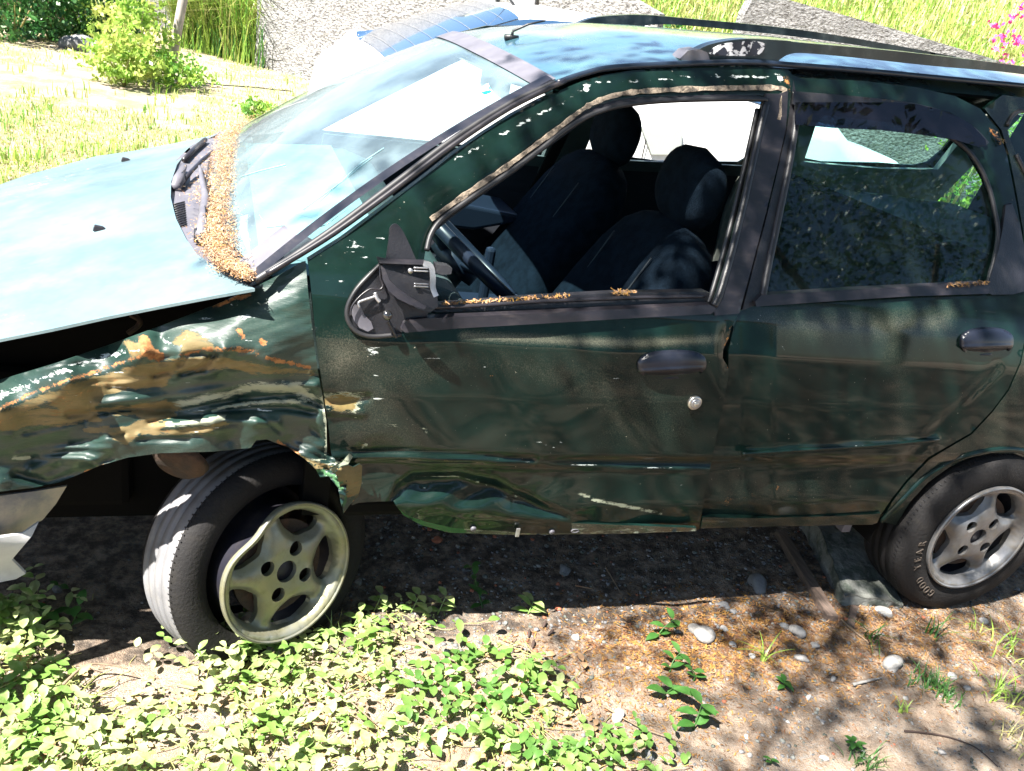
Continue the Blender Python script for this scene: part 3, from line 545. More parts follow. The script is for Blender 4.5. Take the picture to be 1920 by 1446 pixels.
sheet('inner_belt_seal', [(818, 572), (900, 566), (1000, 558), (1150, 550), (1322, 547), (1334, 552), (1334, 572), (1200, 577), (1000, 587), (820, 597), (800, 590)], 'plastic', fdoor, p_in(.018), s=7, th=.02)
side_tube('belt_weatherstrip', [(815, 577), (900, 573), (1000, 566), (1100, 562), (1200, 558), (1322, 556)], .0045, 'satin', fdoor, .006)
# broken mirror mount
rec = smooth_line([(714, 497), (690, 522), (668, 545), (655, 570), (652, 592), (660, 612), (676, 624), (700, 628), (735, 626), (755, 622), (760, 606), (800, 594), (800, 560), (770, 520), (740, 490)], 3, True)
mm = sheet('mirror_mount', rec, 'plastic', fdoor, p_off(-.003), s=5, th=.008)
side_tube('mount_gasket', [(716, 494), (690, 519), (667, 545), (653, 572), (651, 594), (660, 614), (678, 627), (704, 631), (752, 627)], .005, 'rubber', mm, -.006)
sheet('grey_plate', [(664, 572), (676, 574), (684, 592), (696, 604), (700, 616), (690, 622), (674, 615), (664, 602), (659, 588)], 'greytrim', mm, p_off(-.009), s=5, th=.004)
side_tube('bent_wire', [(674, 576), (672, 568), (682, 563), (704, 556)], .0028, 'steel', mm, -.018)
side_tube('metal_pin', [(703, 549), (707, 560), (712, 566)], .004, 'steel', mm, -.02)
sheet('bracket_flap', smooth_line([(723, 490), (729, 450), (731, 428), (741, 420), (752, 428), (764, 450), (782, 490), (790, 500), (722, 500)], 3, True), 'plastic', mm, lambda px, py: on_side(px, py, -.035-.0003*(490-py)), s=6, th=.004)
sheet('broken_housing', [(710, 490), (730, 494), (800, 496), (812, 500), (818, 540), (822, 575), (806, 586), (780, 578), (760, 560), (742, 548), (736, 530), (716, 510)], 'plastic', mm, lambda px, py: on_side(px, py, -.055+.00025*(px-710)), s=6, th=.03)
sheet('housing_rim', strip_poly([(712, 492), (760, 494), (800, 495)], 1.6), 'satin', mm, lambda px, py: on_side(px, py, -.062), s=5, th=.02)
sheet('curled_shell', [(714, 498), (722, 505), (730, 525), (745, 540), (775, 560), (800, 575), (796, 580), (770, 572), (745, 560), (728, 545), (718, 525)], 'satin', mm, lambda px, py: on_side(px, py, -.075), s=5, th=.004)
side_tube('edge_wire', [(713, 493), (713, 520), (718, 535), (712, 543), (695, 542), (675, 556), (660, 575), (657, 592)], .0022, 'satin', mm, -.02)
sheet('clear_bracket', strip_poly([(795, 495), (808, 500), (812, 520), (812, 540), (818, 556)], 5), 'steel', mm, lambda px, py: on_side(px, py, -.07), s=4, th=.006)
for yy in (502, 508, 532, 537): side_tube('bracket_rib', [(776, yy), (803, yy+1)], .0016, 'steel', mm, -.068)
c = on_side(np.array(769.), np.array(507.), -.066)
tube('screw', [c, c+np.array([0, -.006, 0])], .005, 'steel', mm); 
sheet('swivel_arm', [(816, 496), (840, 499), (848, 504), (846, 514), (830, 516), (818, 512)], 'plastic', mm, lambda px, py: on_side(px, py, -.05), s=5, th=.02)
c = on_side(np.array(726.), np.array(591.), -.03); me = bpy.data.meshes.new('ball_joint'); bm_ = __import__('bmesh').new(); __import__('bmesh').ops.create_uvsphere(bm_, u_segments=20, v_segments=14, radius=.0105); bm_.to_mesh(me); bm_.free(); me.transform(Matrix.Translation(c)); me.materials.append(mat('gloss_black', (.01, .01, .01), .12, coat=1)); me.polygons.foreach_set('use_smooth', [True]*len(me.polygons)); o = bpy.data.objects.new('ball_joint', me); C.objects.link(o); o.parent = mm
side_tube('dangling_strap', [(728, 602), (736, 618), (744, 633)], .0035, 'plastic', mm, -.012)

def oval(cx, cy, rx, ry, rot=0, n=36, e=2.5):
    out = []
    for k in range(n):
        t = 2*math.pi*k/n; x = abs(math.cos(t))**(2/e)*math.copysign(1, math.cos(t))*rx; y = abs(math.sin(t))**(2/e)*math.copysign(1, math.sin(t))*ry
        out.append((cx+x*math.cos(rot)-y*math.sin(rot), cy+x*math.sin(rot)+y*math.cos(rot)))
    return out
def handle(parent, cx, cy, rx, ry, rot):
    def p_h(px, py):
        u = ((px-cx)*math.cos(rot)+(py-cy)*math.sin(rot))/rx; v = (-(px-cx)*math.sin(rot)+(py-cy)*math.cos(rot))/ry
        r2 = np.clip(1-(u*u+v*v), 0, 1); return on_side(px, py, -.004-.016*np.sqrt(r2)+.016*np.exp(-((v-.75)/.22)**2)*(np.abs(u) < .8)-.004*np.exp(-((v-.35)/.1)**2))
    h = sheet('door_handle', oval(cx, cy, rx, ry, rot), 'handleplastic', parent, p_h, s=3.2, th=.012); return h
M['handleplastic'] = mat('dark_blue_grey_plastic', (.008, .010, .017), .3, spec=.35, dust=.4, dustcol=(.04, .04, .045))
handle(fdoor, 1260, 684, 65, 27, -.05)
for r_, off, mm_ in ((.0175, -.004, 'lockmetal'), (.0125, -.009, 'steel'), (.006, -.011, 'lockmetal')):
    c = on_side(np.array(1302.), np.array(755.), 0.); k = tube('lock_cylinder' if r_ > .015 else 'lock_ring', [c+np.array([0, .003, 0]), c+np.array([0, off, 0]), c+np.array([0, off-.001, 0])], [r_, r_, r_*.85], mm_, fdoor if r_ > .015 else lockp, 28)
    if r_ > .015: lockp = fdoor

# --- rear door
rd_o = [(1484, 140), (1500, 146), (1620, 152), (1720, 164), (1790, 180), (1838, 204), (1872, 244), (1888, 290), (1900, 350), (1915, 430), (1925, 500), (1930, 560), (1925, 620), (1912, 680), (1890, 730), (1860, 770), (1820, 812), (1780, 835), (1740, 858), (1700, 900), (1672, 935), (1650, 968), (1642, 979), (1560, 984), (1420, 987), (1310, 985), (1318, 940), (1332, 870), (1346, 800), (1360, 735), (1366, 700), (1366, 660), (1376, 612), (1388, 585), (1412, 500), (1438, 400), (1460, 310), (1476, 240)]
rwin = [(1497, 206), (1560, 212), (1650, 222), (1720, 236), (1780, 256), (1822, 290), (1850, 340), (1866, 395), (1872, 440), (1864, 490), (1850, 536), (1700, 543), (1560, 551), (1432, 558), (1440, 500), (1462, 400), (1482, 300)]
def rear_rel(px, py):
    cr = np.interp(px, [1390, 1480, 1640, 1780], [850, 845, 834, 822]); e_ = np.clip((1790-px)/40, 0, 1)
    return -.008*e_*np.clip((py-cr)/10.+.5, 0, 1)*np.exp(-np.clip(py-cr, 0, 999)/40.)+.001*np.sin(px*.02+py*.013)+.006*np.exp(-(dline(px, py, rwin, True)/7)**2)+.010-.010*np.clip((px-1390)/60, 0, 1)-.004*np.exp(-(dline(px, py, [(1400, 849), (1500, 843), (1640, 834), (1760, 824)])/4)**2)+.004*np.exp(-(dline(px, py, [(1700, 860), (1780, 780), (1870, 690)])/8)**2)
rdoor = sheet('rear_door', rd_o, 'paint', car, lambda px, py: on_side(px, py, rear_rel(px, py)), holes=[rwin], s=8, th=.02, wear=dict(
 grime=[lambda x, y: .6*pmask(x, y, [(1430, 600), (1560, 592), (1700, 588), (1790, 580), (1780, 620), (1700, 628), (1600, 632), (1460, 625)], 24), lambda x, y: .4*pmask(x, y, [(1650, 620), (1700, 620), (1710, 820), (1670, 830)], 24), lambda x, y: .3*pmask(x, y, [(1330, 880), (1640, 860), (1630, 970), (1320, 975)], 30)],
 scuff_glint=[lambda x, y: .9*lmask(x, y, [(1466, 646), (1469, 654)], 2, 2.5), lambda x, y: .9*lmask(x, y, [(1476, 689), (1477, 690)], 1.2, 2.5), lambda x, y: .9*lmask(x, y, [(1423, 595), (1424, 604)], 1.5, 2.5), lambda x, y: .8*lmask(x, y, [(1405, 848), (1470, 845)], 1.5, 3), lambda x, y: .8*lmask(x, y, [(1600, 836), (1720, 829)], 2.2, 3), lambda x, y: .85*lmask(x, y, [(1594, 145), (1588, 157)], 2, 3), lambda x, y: .8*lmask(x, y, [(1608, 165), (1612, 172)], 3, 3)],
 rust=[lambda x, y: .85*lmask(x, y, [(1855, 240), (1868, 262)], 3, 5), lambda x, y: .6*lmask(x, y, [(1440, 915), (1500, 925)], 6, 12), lambda x, y: .55*lmask(x, y, [(1360, 940), (1430, 925)], 8, 12)]))
sheet('window_glass', [(1490, 200), (1560, 206), (1650, 216), (1720, 228), (1790, 250), (1830, 285), (1858, 335), (1872, 390), (1880, 440), (1870, 495), (1856, 545), (1700, 552), (1560, 560), (1426, 566), (1434, 500), (1456, 400), (1476, 300)], 'glass', rdoor, p_off(.010), s=30, th=.004)
side_tube('glass_seal', [(1497, 208), (1560, 213), (1650, 223), (1720, 237), (1780, 257), (1822, 291), (1850, 341), (1865, 395), (1871, 440), (1863, 490), (1850, 536)], .006, 'rubber', rdoor, 0)
side_tube('glass_seal', [(1495, 210), (1481, 300), (1461, 400), (1440, 500), (1430, 556)], .009, 'rubber', rdoor, 0)
sheet('mould_strip', [(1427, 554), (1600, 543), (1850, 531), (1856, 536), (1854, 551), (1700, 556), (1560, 565), (1418, 575), (1416, 566)], 'satin', rdoor, p_off(-.012), s=7, th=.02)
sheet('rain_deflector', [(1490, 176), (1560, 181), (1650, 188), (1720, 196), (1780, 210), (1822, 234), (1848, 262), (1850, 274), (1836, 276), (1790, 262), (1720, 252), (1650, 244), (1560, 240), (1492, 234)], 'visor', rdoor, lambda px, py: on_side(px, py, -.014+.00025*np.clip(200-py, -60, 30)), s=8, th=.004)
sheet('deflector_edge', strip_poly([(1488, 184), (1560, 188), (1650, 195), (1720, 203), (1780, 219), (1824, 243), (1852, 270)], 9, taper=np.linspace(12, 4, len(smooth_line([0]*0+[(0, 0)]*7, 5)))), 'plastic', rdoor, lambda px, py: on_side(px, py, -.012), s=7, th=.008)
sheet('corner_applique', [(1852, 548), (1858, 515), (1872, 470), (1880, 430), (1886, 385), (1898, 382), (1912, 420), (1922, 470), (1928, 520), (1922, 546), (1900, 552), (1860, 553)], 'plastic', rdoor, p_off(-.008), s=8, th=.012)
sheet('pillar_applique', [(1488, 150), (1497, 200), (1482, 300), (1462, 400), (1440, 500), (1424, 570), (1392, 582), (1412, 505), (1438, 405), (1460, 312), (1476, 242), (1484, 182)], 'plastic', rdoor, p_off(.0), s=8, th=.01)
handle(rdoor, 1851, 641, 50, 26, -.03)
side_tube('bump_strip', [(1392, 851), (1480, 845), (1640, 835), (1760, 824)], .0045, 'paint', rdoor, -.006, seg=8)
sheet('sill_flange', [(1318, 970), (1420, 972), (1560, 968), (1642, 964), (1652, 962), (1645, 980), (1636, 984), (1560, 985), (1420, 988), (1314, 991)], 'paint', rdoor, p_off(-.006), s=9, th=.02, wear=dict(grime=[lambda x, y: .35+0*x]))
P0 = on_side(np.array(1590.), np.array(990.), .02); box('jack_bracket', (P0[0]-.022, P0[1]-.005, P0[2]-.012), (P0[0]+.008, P0[1]+.03, P0[2]+.02), 'greytrim', rdoor, .003)

# --- rear quarter, C pillar, wheel arch
q_o = [(1880, 178), (1940, 186), (2200, 215), (2340, 300), (2380, 500), (2400, 760), (2380, 940), (2100, 1010), (2050, 960), (1990, 900), (1940, 865), (1900, 850), (1860, 850), (1820, 858), (1780, 876), (1740, 905), (1706, 942), (1680, 985), (1652, 978), (1674, 940), (1702, 904), (1742, 862), (1782, 838), (1822, 815), (1862, 772), (1892, 732), (1914, 682), (1928, 620), (1934, 560), (1928, 500), (1918, 430), (1904, 350), (1892, 290), (1878, 244), (1846, 204)]
qw = smooth_line([(1888, 235), (1905, 212), (1940, 210), (2080, 235), (2150, 300), (2180, 420), (2000, 420), (1960, 400), (1930, 340), (1905, 290)], 3, True)
quarter = sheet('quarter_panel', q_o, 'paint', car, p_off(.002), holes=[qw], s=12, th=.01, wear=dict(grime=[lambda x, y: .3+0*x], rust=[lambda x, y: .75*lmask(x, y, [(1852, 236), (1872, 265)], 4, 5)]))
sheet('quarter_glass', qw, 'glass', quarter, p_off(.006), s=40, th=.003)
side_tube('quarter_glass_seal', [tuple(q) for q in qw[::3]], .006, 'rubber', quarter, 0)
side_tube('arch_lip', [(1652, 976), (1690, 938), (1730, 897), (1775, 868), (1825, 850), (1880, 842), (1930, 850), (2000, 892)], .010, 'paint', quarter, .004)
raw('rear_wheel_housing', [(2.0, .10, .3)]*0+[(x, y, z) for y in (.03, .34) for x, z in [(2.437+.36*math.cos(a), .27+.37*math.sin(a)) for a in np.linspace(-.1, math.pi+.1, 20)]]+[(2.05, .34, .05), (2.85, .34, .05)],
    [(i, i+1, 21+i, 20+i) for i in range(19)]+[tuple(range(20, 40))], 'dark', car)

# --- roof
EX = np.array([.90, .941, 1.058, 1.279, 1.565, 1.844, 2.344, 3.3]); EY = np.array([.262, .269, .295, .321, .337, .352, .372, .40]); EZ = np.array([1.318, 1.336, 1.377, 1.42, 1.445, 1.47, 1.502, 1.50])
def roofpt(x, v):
    ye = np.interp(x, EX, EY)+.004; ze = np.interp(x, EX, EZ)+.002; y = ye+(1.60-2*ye)*v; w_ = 2*v-1
    return np.stack([x, y, ze+(.018+.022*np.clip((x-.9)/.5, 0, 1))*(1-np.abs(w_)**2.4)+.002*np.sin(y*11)*np.clip((x-1), 0, 1)*.5], -1)
ns, nv = 70, 40; Vr = []; 
for i in range(ns):
    for j in range(nv):
        v = j/(nv-1); s_ = i/(ns-1); xf = .941-.07*(1-(2*v-1)**2); x = xf+(3.35-xf)*s_**1.1; Vr.append(roofpt(np.array(x), np.array(v)))
Vr = np.array(Vr); n0 = len(Vr); Vall = np.vstack([Vr, Vr-np.array([0, 0, .03])]); Fr = []
for i in range(ns-1):
    for j in range(nv-1): a = i*nv+j; Fr += [(a, a+nv, a+nv+1, a+1), (a+n0, a+1+n0, a+nv+1+n0, a+nv+n0)]
for j in range(nv-1): Fr.append((j, j+1, j+1+n0, j+n0))
roof = raw('roof', Vall, Fr, 'paint_roof', car)
for an, colr in (('wear', (0, 0, 0, 1)), ('wear2', (0, .12, 0, 1))):
    a = roof.data.color_attributes.new(an, 'FLOAT_COLOR', 'POINT'); a.data.foreach_set('color', list(colr)*len(Vall))
L = np.array(smooth_line([(1044, 156), (1090, 140), (1150, 127), (1280, 120), (1400, 117), (1480, 122), (1620, 133), (1800, 150), (1930, 162)], 5))
tube('drip_moulding', on_side(L[:, 0], L[:, 1], -.004), .007, 'navyplastic', roof, 8)
# ceiling lining
raw('headliner', [tuple(q) for q in (roofpt(np.repeat(np.linspace(.95, 3.3, 12), 8), np.tile(np.linspace(.03, .97, 8), 12))-np.array([0, 0, .045]))], [(i*8+j, i*8+j+1, i*8+8+j+1, i*8+8+j) for i in range(11) for j in range(7)], mat('grey_headliner', (.03, .03, .028), .95), roof)

def rail(nm, y, top, bot, caps):
    poly = [tuple(q) for q in smooth_line(top, 4)]+[tuple(q) for q in smooth_line(bot, 4)]
    return sheet(nm, poly, 'rail', car, lambda px, py: on_y(px, py, y+0*px), s=9, th=.032)
M['rail'] = mat('dark_green_black_rail', (.008, .014, .016), .32, dust=.45, dustcol=(.18, .19, .18), coat=.4)
rn = rail('roof_rail', .345, [(1288, 112), (1312, 92), (1345, 80), (1400, 73), (1480, 77), (1500, 80), (1700, 98), (1930, 126), (2200, 165)], [(2200, 186), (1930, 141), (1750, 124), (1600, 108), (1510, 100), (1480, 102), (1462, 112), (1446, 123), (1370, 122), (1290, 119)], 0)
sheet('foot_cap', [(1275, 110), (1290, 95), (1310, 92), (1326, 98), (1334, 120), (1285, 121)], 'greytrim', rn, lambda px, py: on_y(px, py, .338+0*px), s=6, th=.05)
sheet('peeled_badge', smooth_line([(1330, 100), (1350, 84), (1400, 77), (1430, 80), (1434, 88), (1424, 102), (1400, 105), (1350, 104)], 3, True), mat('peeling_white_film', (.60, .60, .62), .5, col2=(.015, .018, .03), vscale=42, sharp=(.47, .50)), rn, lambda px, py: on_y(px, py, .343+0*px), s=5, th=.004)
rf = rail('roof_rail', 1.235, [(1074, 50), (1095, 39), (1130, 31), (1200, 28), (1280, 34), (1500, 56), (1728, 94), (1900, 130)], [(1900, 140), (1700, 100), (1500, 70), (1300, 49), (1230, 46), (1205, 50), (1190, 56), (1076, 53)], 0)
# antenna on the front of the roof
P0 = roofpt(np.array(1.0), np.array(.52)); L = [P0+np.array(d) for d in ((0, 0, .0), (0.002, 0, .022), (.04, -.005, .045), (.085, -.01, .062))]
tube('antenna', [P0+np.array([-.018, 0, .002]), P0+np.array([.02, 0, .008])], [.009, .005], 'plastic', roof, 8); tube('antenna_rod', L, [.006, .004, .003, .0025], 'plastic', roof, 8)

# --- windshield
B = np.array([(.325, .055, .905), (.262, .25, .905), (.225, .62, .903), (.225, 1.0, .905), (.245, 1.30, .91), (.300, 1.505, .915)])
T = np.array([(.935, .275, 1.334), (.905, .46, 1.350), (.885, .70, 1.360), (.885, .92, 1.360), (.905, 1.15, 1.350), (.940, 1.33, 1.334)])
def ws(u, v):
    k = np.linspace(0, 1, 6); b = np.array([np.interp(u, k, B[:, i]) for i in range(3)]); t = np.array([np.interp(u, k, T[:, i]) for i in range(3)])
    p = b+(t-b)*v; q = 4*v*(1-v)*.022; return p+np.array([-.55*q, 0, .83*q])
def wsgrid(u0, u1, v0, v1, nu, nv, off=0.): return [ws(u0+(u1-u0)*i/nu, v0+(v1-v0)*j/nv)+np.array([-.55, 0, .83])*off for i in range(nu+1) for j in range(nv+1)]
def grid_faces(nu, nv): return [(i*(nv+1)+j, i*(nv+1)+j+1, (i+1)*(nv+1)+j+1, (i+1)*(nv+1)+j) for i in range(nu) for j in range(nv)]
B2 = smooth_line(B, 4); B = np.array([B2[int(round(k))] for k in np.linspace(0, len(B2)-1, 21)]); T2 = smooth_line(T, 4); T = np.array([T2[int(round(k))] for k in np.linspace(0, len(T2)-1, 21)])
def ws(u, v):
    k = np.linspace(0, 1, 21); b = np.array([np.interp(u, k, B[:, i]) for i in range(3)]); t = np.array([np.interp(u, k, T[:, i]) for i in range(3)])
    p = b+(t-b)*v; q = 4*v*(1-v)*.022; return p+np.array([-.55*q, 0, .83*q])
wsh = raw('windshield', wsgrid(.035, .985, .03, .965, 30, 16), grid_faces(30, 16), 'screen', car)
def ws_strip(nm, u0, u1, v0, v1, nu, nv, m, off): return raw(nm, wsgrid(u0, u1, v0, v1, nu, nv, off), grid_faces(nu, nv), m, wsh)
ws_strip('header_seal', 0, 1, .955, 1.02, 30, 2, 'greytrim', .004)
ws_strip('side_seal', -.02, .05, -.02, 1.01, 3, 24, 'satin', .006)
ws_strip('side_seal', .98, 1.01, 0, 1.01, 2, 24, 'greytrim', .004)
ws_strip('lower_blackout', .03, .12, .0, .16, 6, 4, 'greytrim', .003)
side_tube('a_pillar_gutter', [(478, 527), (530, 494), (575, 465), (640, 420), (740, 345), (850, 262), (960, 193), (1040, 157)], .008, 'rubber', wsh, -.002, n=5)
side_tube('a_pillar_gutter', [(500, 514), (575, 470), (640, 428), (740, 355), (850, 272), (960, 200), (1060, 152)], .006, 'satin', wsh, -.010, n=5)
# round-cornered inspection sticker low in the corner of the glass
def sq_ws(nm, uv, m, off, parent): n = len(uv); V = [ws(u, v)+np.array([-.55, 0, .83])*off for u, v in uv]+[ws(u, v)+np.array([-.55, 0, .83])*(off-.0008) for u, v in uv]; return raw(nm, V, [tuple(range(n)), tuple(range(2*n-1, n-1, -1))]+[(i, i+n, (i+1) % n+n, (i+1) % n) for i in range(n)], m, parent, False)
M['stickteal'] = mat('teal_sticker', (.0, .42, .40), .5); M['stickpale'] = mat('pale_teal_sticker', (.25, .62, .60), .5); M['stickwhite'] = mat('white_sticker', (.8, .85, .85), .5)
def uvpx(px, py):
    best = None
    for u in np.linspace(0, 1, 161):
        for v in np.linspace(0, 1, 161):
            a, b = to_px(ws(u, v)); d = (a-px)**2+(b-py)**2
            if best is None or d < best[0]: best = (d, u, v)
    return best[1:]
def uvline(pts): return [uvpx(*p) for p in pts]
us, vs = uvpx(911, 171)
E4 = np.array([uvpx(x, y) for x, y in ((895, 170), (915, 159), (926, 176), (910, 182))])
stk = sq_ws('sticker', E4, 'stickwhite', .003, wsh)
def bil(s, t): a, b, c, d = E4; return tuple((a*(1-s)+b*s)*(1-t)+(d*(1-s)+c*s)*t)
sq_ws('sticker_band', [bil(.0, .75), bil(.0, 1), bil(.0, 1)][:0]+[bil(.02, .55), bil(.02, .98), bil(.95, .98), bil(.85, .72), bil(.3, .62)], 'stickteal', .0042, stk)
sq_ws('sticker_mark', [bil(.45, .05), bil(.9, .0), bil(.95, .3), bil(.6, .38)], 'stickpale', .0042, stk)
sq_ws('sticker_mark', [bil(.84, .50), bil(.99, .42), bil(.99, .66), bil(.88, .66)], 'stickteal', .0046, stk)
# crack lines in the glass
def crack(pts, r=.0012):
    uv = np.array(uvline(pts)); tube('glass_crack', [ws(u, v)+np.array([-.55, 0, .83])*.002 for u, v in uv], r, mat('glass_crack_edge', (.25, .45, .48), .3), wsh, 5)
crack([(450, 333), (490, 322), (534, 310)]); crack([(570, 395), (640, 345), (700, 296)], .0008); crack([(600, 380), (680, 305), (720, 280)], .0008); crack([(530, 425), (500, 430), (485, 405)], .0010); crack([(560, 440), (620, 430), (660, 400)], .0008)
# rear view mirror and sun visor seen through the glass
box('rear_view_mirror', (.96, .70, 1.235), (.985, .93, 1.30), 'navyplastic', car, .01)

# --- cowl, wipers
def p_cowl(px, py): return on_z(px, py, .890+.0*px)
sheet('cowl_panel', [(318, 350), (330, 300), (360, 272), (412, 246), (470, 240), (480, 300), (450, 370), (450, 440), (480, 500), (520, 500), (500, 524), (474, 536), (440, 530), (380, 500), (345, 460), (322, 405)], 'greytrim', car, p_cowl, s=12, th=.01, thdir=(0, 0, -1))
cowl = car
cj = ([], [])
for k in range(11):
    y = 386+k*4.2; a = p_cowl(np.array(325.+k*.7), np.array(y))+[0, 0, .003]; b = p_cowl(np.array(346.+k*.4), np.array(y-5))+[0, 0, .003]; tube('', [a, b], .0022, None, None, 4, join=cj)
raw('cowl_grille', cj[0], cj[1], 'plastic', car)
def cl(pts, z0=.0): L = np.array(smooth_line([p[:2] for p in pts], 5)); P = p_cowl(L[:, 0], L[:, 1]); P[:, 2] += z0; return P
P = on_z(np.array([377., 381, 385, 380, 376, 374]), np.array([443., 410, 370, 340, 318, 312]), np.array([.915, .92, .93, .93, .925, .92]))
wa = tube('wiper_arm', P, [.013, .012, .010, .008, .005, .004], 'satinlight' if 'satinlight' in M else 'greytrim', car, 8)
c0 = on_z(np.array(377.), np.array(441.), .912); tube('wiper_pivot', [c0-[0, 0, .015], c0+[0, 0, .012]], .015, 'plastic', wa, 14)
P = on_z(np.array([388., 384, 388, 395]), np.array([420., 390, 340, 300]), np.array([.925, .93, .93, .93])); tube('wiper_blade', P, .005, 'rubber', wa, 6)
P = on_z(np.array([330., 336, 344]), np.array([352., 336, 312]), np.array([.90, .91, .905])); wb = tube('wiper_arm', P, [.014, .016, .010], 'greytrim', car, 8)
P = on_z(np.array([342., 360, 380, 400]), np.array([342., 320, 300, 285]), np.array([.905, .91, .92, .93])); tube('wiper_blade', P, [.006]*4, 'satin', wb, 6)
P = on_z(np.array([345., 362, 385]), np.array([300., 282, 262]), np.array([.90, .90, .90])); tube('hood_hinge', P, .008, 'satin', car, 6)
L = cl([(474, 534), (500, 519), (540, 494), (576, 470)], .02); tube('cowl_end_cap', L, [.012]*len(L), 'greytrim', car, 8)

# --- wheels
def lathe(profile, seg, C0, n):
    n = Vector(n).normalized(); a = n.cross(Vector((0, 0, 1))).normalized(); b = a.cross(n); V = []; F = []; m_ = len(profile)
    for k in range(seg):
        t = 2*math.pi*k/seg; d = a*math.cos(t)+b*math.sin(t)
        for (r_, h) in profile: V.append(tuple(Vector(C0)+d*r_+n*h))
    for k in range(seg):
        for j in range(m_-1): A = k*m_+j; Bq = k*m_+j+1; Cq = ((k+1) % seg)*m_+j+1; D = ((k+1) % seg)*m_+j; F.append((A, Bq, Cq, D))
    return V, F, a, b
def dentv(V, C0, n, R, dent):
    if not dent: return V
    n = Vector(n).normalized(); a = n.cross(Vector((0, 0, 1))).normalized(); b = a.cross(n); o = []
    for v in V:
        d = Vector(v)-Vector(C0); h = d.dot(n); x, y = d.dot(a), d.dot(b); r_ = math.hypot(x, y); an = math.atan2(y, x); q = math.exp(-((an-dent)/.38)**2); k = 1-.12*q*max(0, min(1, (r_/R-.55)/.35)); h2 = h+(.010*q if r_ > .8*R else 0); o.append(tuple(Vector(C0)+a*x*k+b*y*k+n*h2))
    return o
def rim_mesh(R, C0, n, m, parent, rot, dent=0.):
    n = Vector(n).normalized(); a = n.cross(Vector((0, 0, 1))).normalized(); b = a.cross(n); Ro = R*.975
    outer = [(Ro*math.cos(t), Ro*math.sin(t)) for t in np.linspace(0, 2*math.pi, 73)[:-1]]; holes = []
    for k in range(5):
        c = rot+k*2*math.pi/5+math.pi/5; pts = []
        for da, rr in ((-.44, .80), (-.30, .855), (0, .87), (.30, .855), (.44, .80), (.40, .66), (.24, .56), (0, .50), (-.24, .56), (-.40, .66)): pts.append((R*rr*math.cos(c+da), R*rr*math.sin(c+da)))
        holes.append(smooth_line(pts, 3, True))
    holes.append([(R*.16*math.cos(t), R*.16*math.sin(t)) for t in np.linspace(0, 2*math.pi, 21)[:-1]])
    for k in range(4):
        c = rot+.35+k*math.pi/2; cx, cy = R*.335*math.cos(c), R*.335*math.sin(c); holes.append([(cx+R*.105*math.cos(t), cy+R*.105*math.sin(t)) for t in np.linspace(0, 2*math.pi, 17)[:-1]])
    vv, F = tessellate(outer, holes, R*.045); rr = np.hypot(vv[:, 0], vv[:, 1])/R
    h = np.interp(rr, [0, .16, .36, .45, .6, .78, .86, .90, .95, 1], [-.012, -.010, -.008, -.012, -.020, -.026, -.022, -.004, .0, -.002])
    ang = np.arctan2(vv[:, 1], vv[:, 0]); sp = np.cos(5*(ang-rot)); h += .006*np.clip(sp, 0, 1)*np.exp(-((rr-.6)/.2)**2)
    dn = dline(vv[:, 0], vv[:, 1], holes[0], True)
    for hh in holes[1:5]: dn = np.minimum(dn, dline(vv[:, 0], vv[:, 1], hh, True))
    h -= .010*np.exp(-(dn/(R*.05))**2)
    P = np.array(C0)+np.outer(vv[:, 0], a)+np.outer(vv[:, 1], b)+np.outer(h, n); N = len(P); ed = {}
    if np.dot(np.cross(P[F[0][1]]-P[F[0][0]], P[F[0][2]]-P[F[0][0]]), n) < 0: F = F[:, ::-1]
    for f in F:
        for q in ((f[0], f[1]), (f[1], f[2]), (f[2], f[0])): ed[q] = 1
    bd = [(p, q) for (p, q) in ed if (q, p) not in ed]; V = [tuple(p) for p in P]; Fs = [tuple(f) for f in F]; back = np.array(n)*-.016; ex = []; V += [tuple(p+back) for p in P]; Fs += [tuple(f[::-1]+N) for f in F]
    for p, q in bd: k = 2*N+len(ex); ex += [P[p], P[q], P[q]+back, P[p]+back]; Fs.append((k, k+3, k+2, k+1))
    V += [tuple(e) for e in ex]; V = dentv(V, C0, n, R, dent)
    return raw('rim', V, Fs, m, parent)
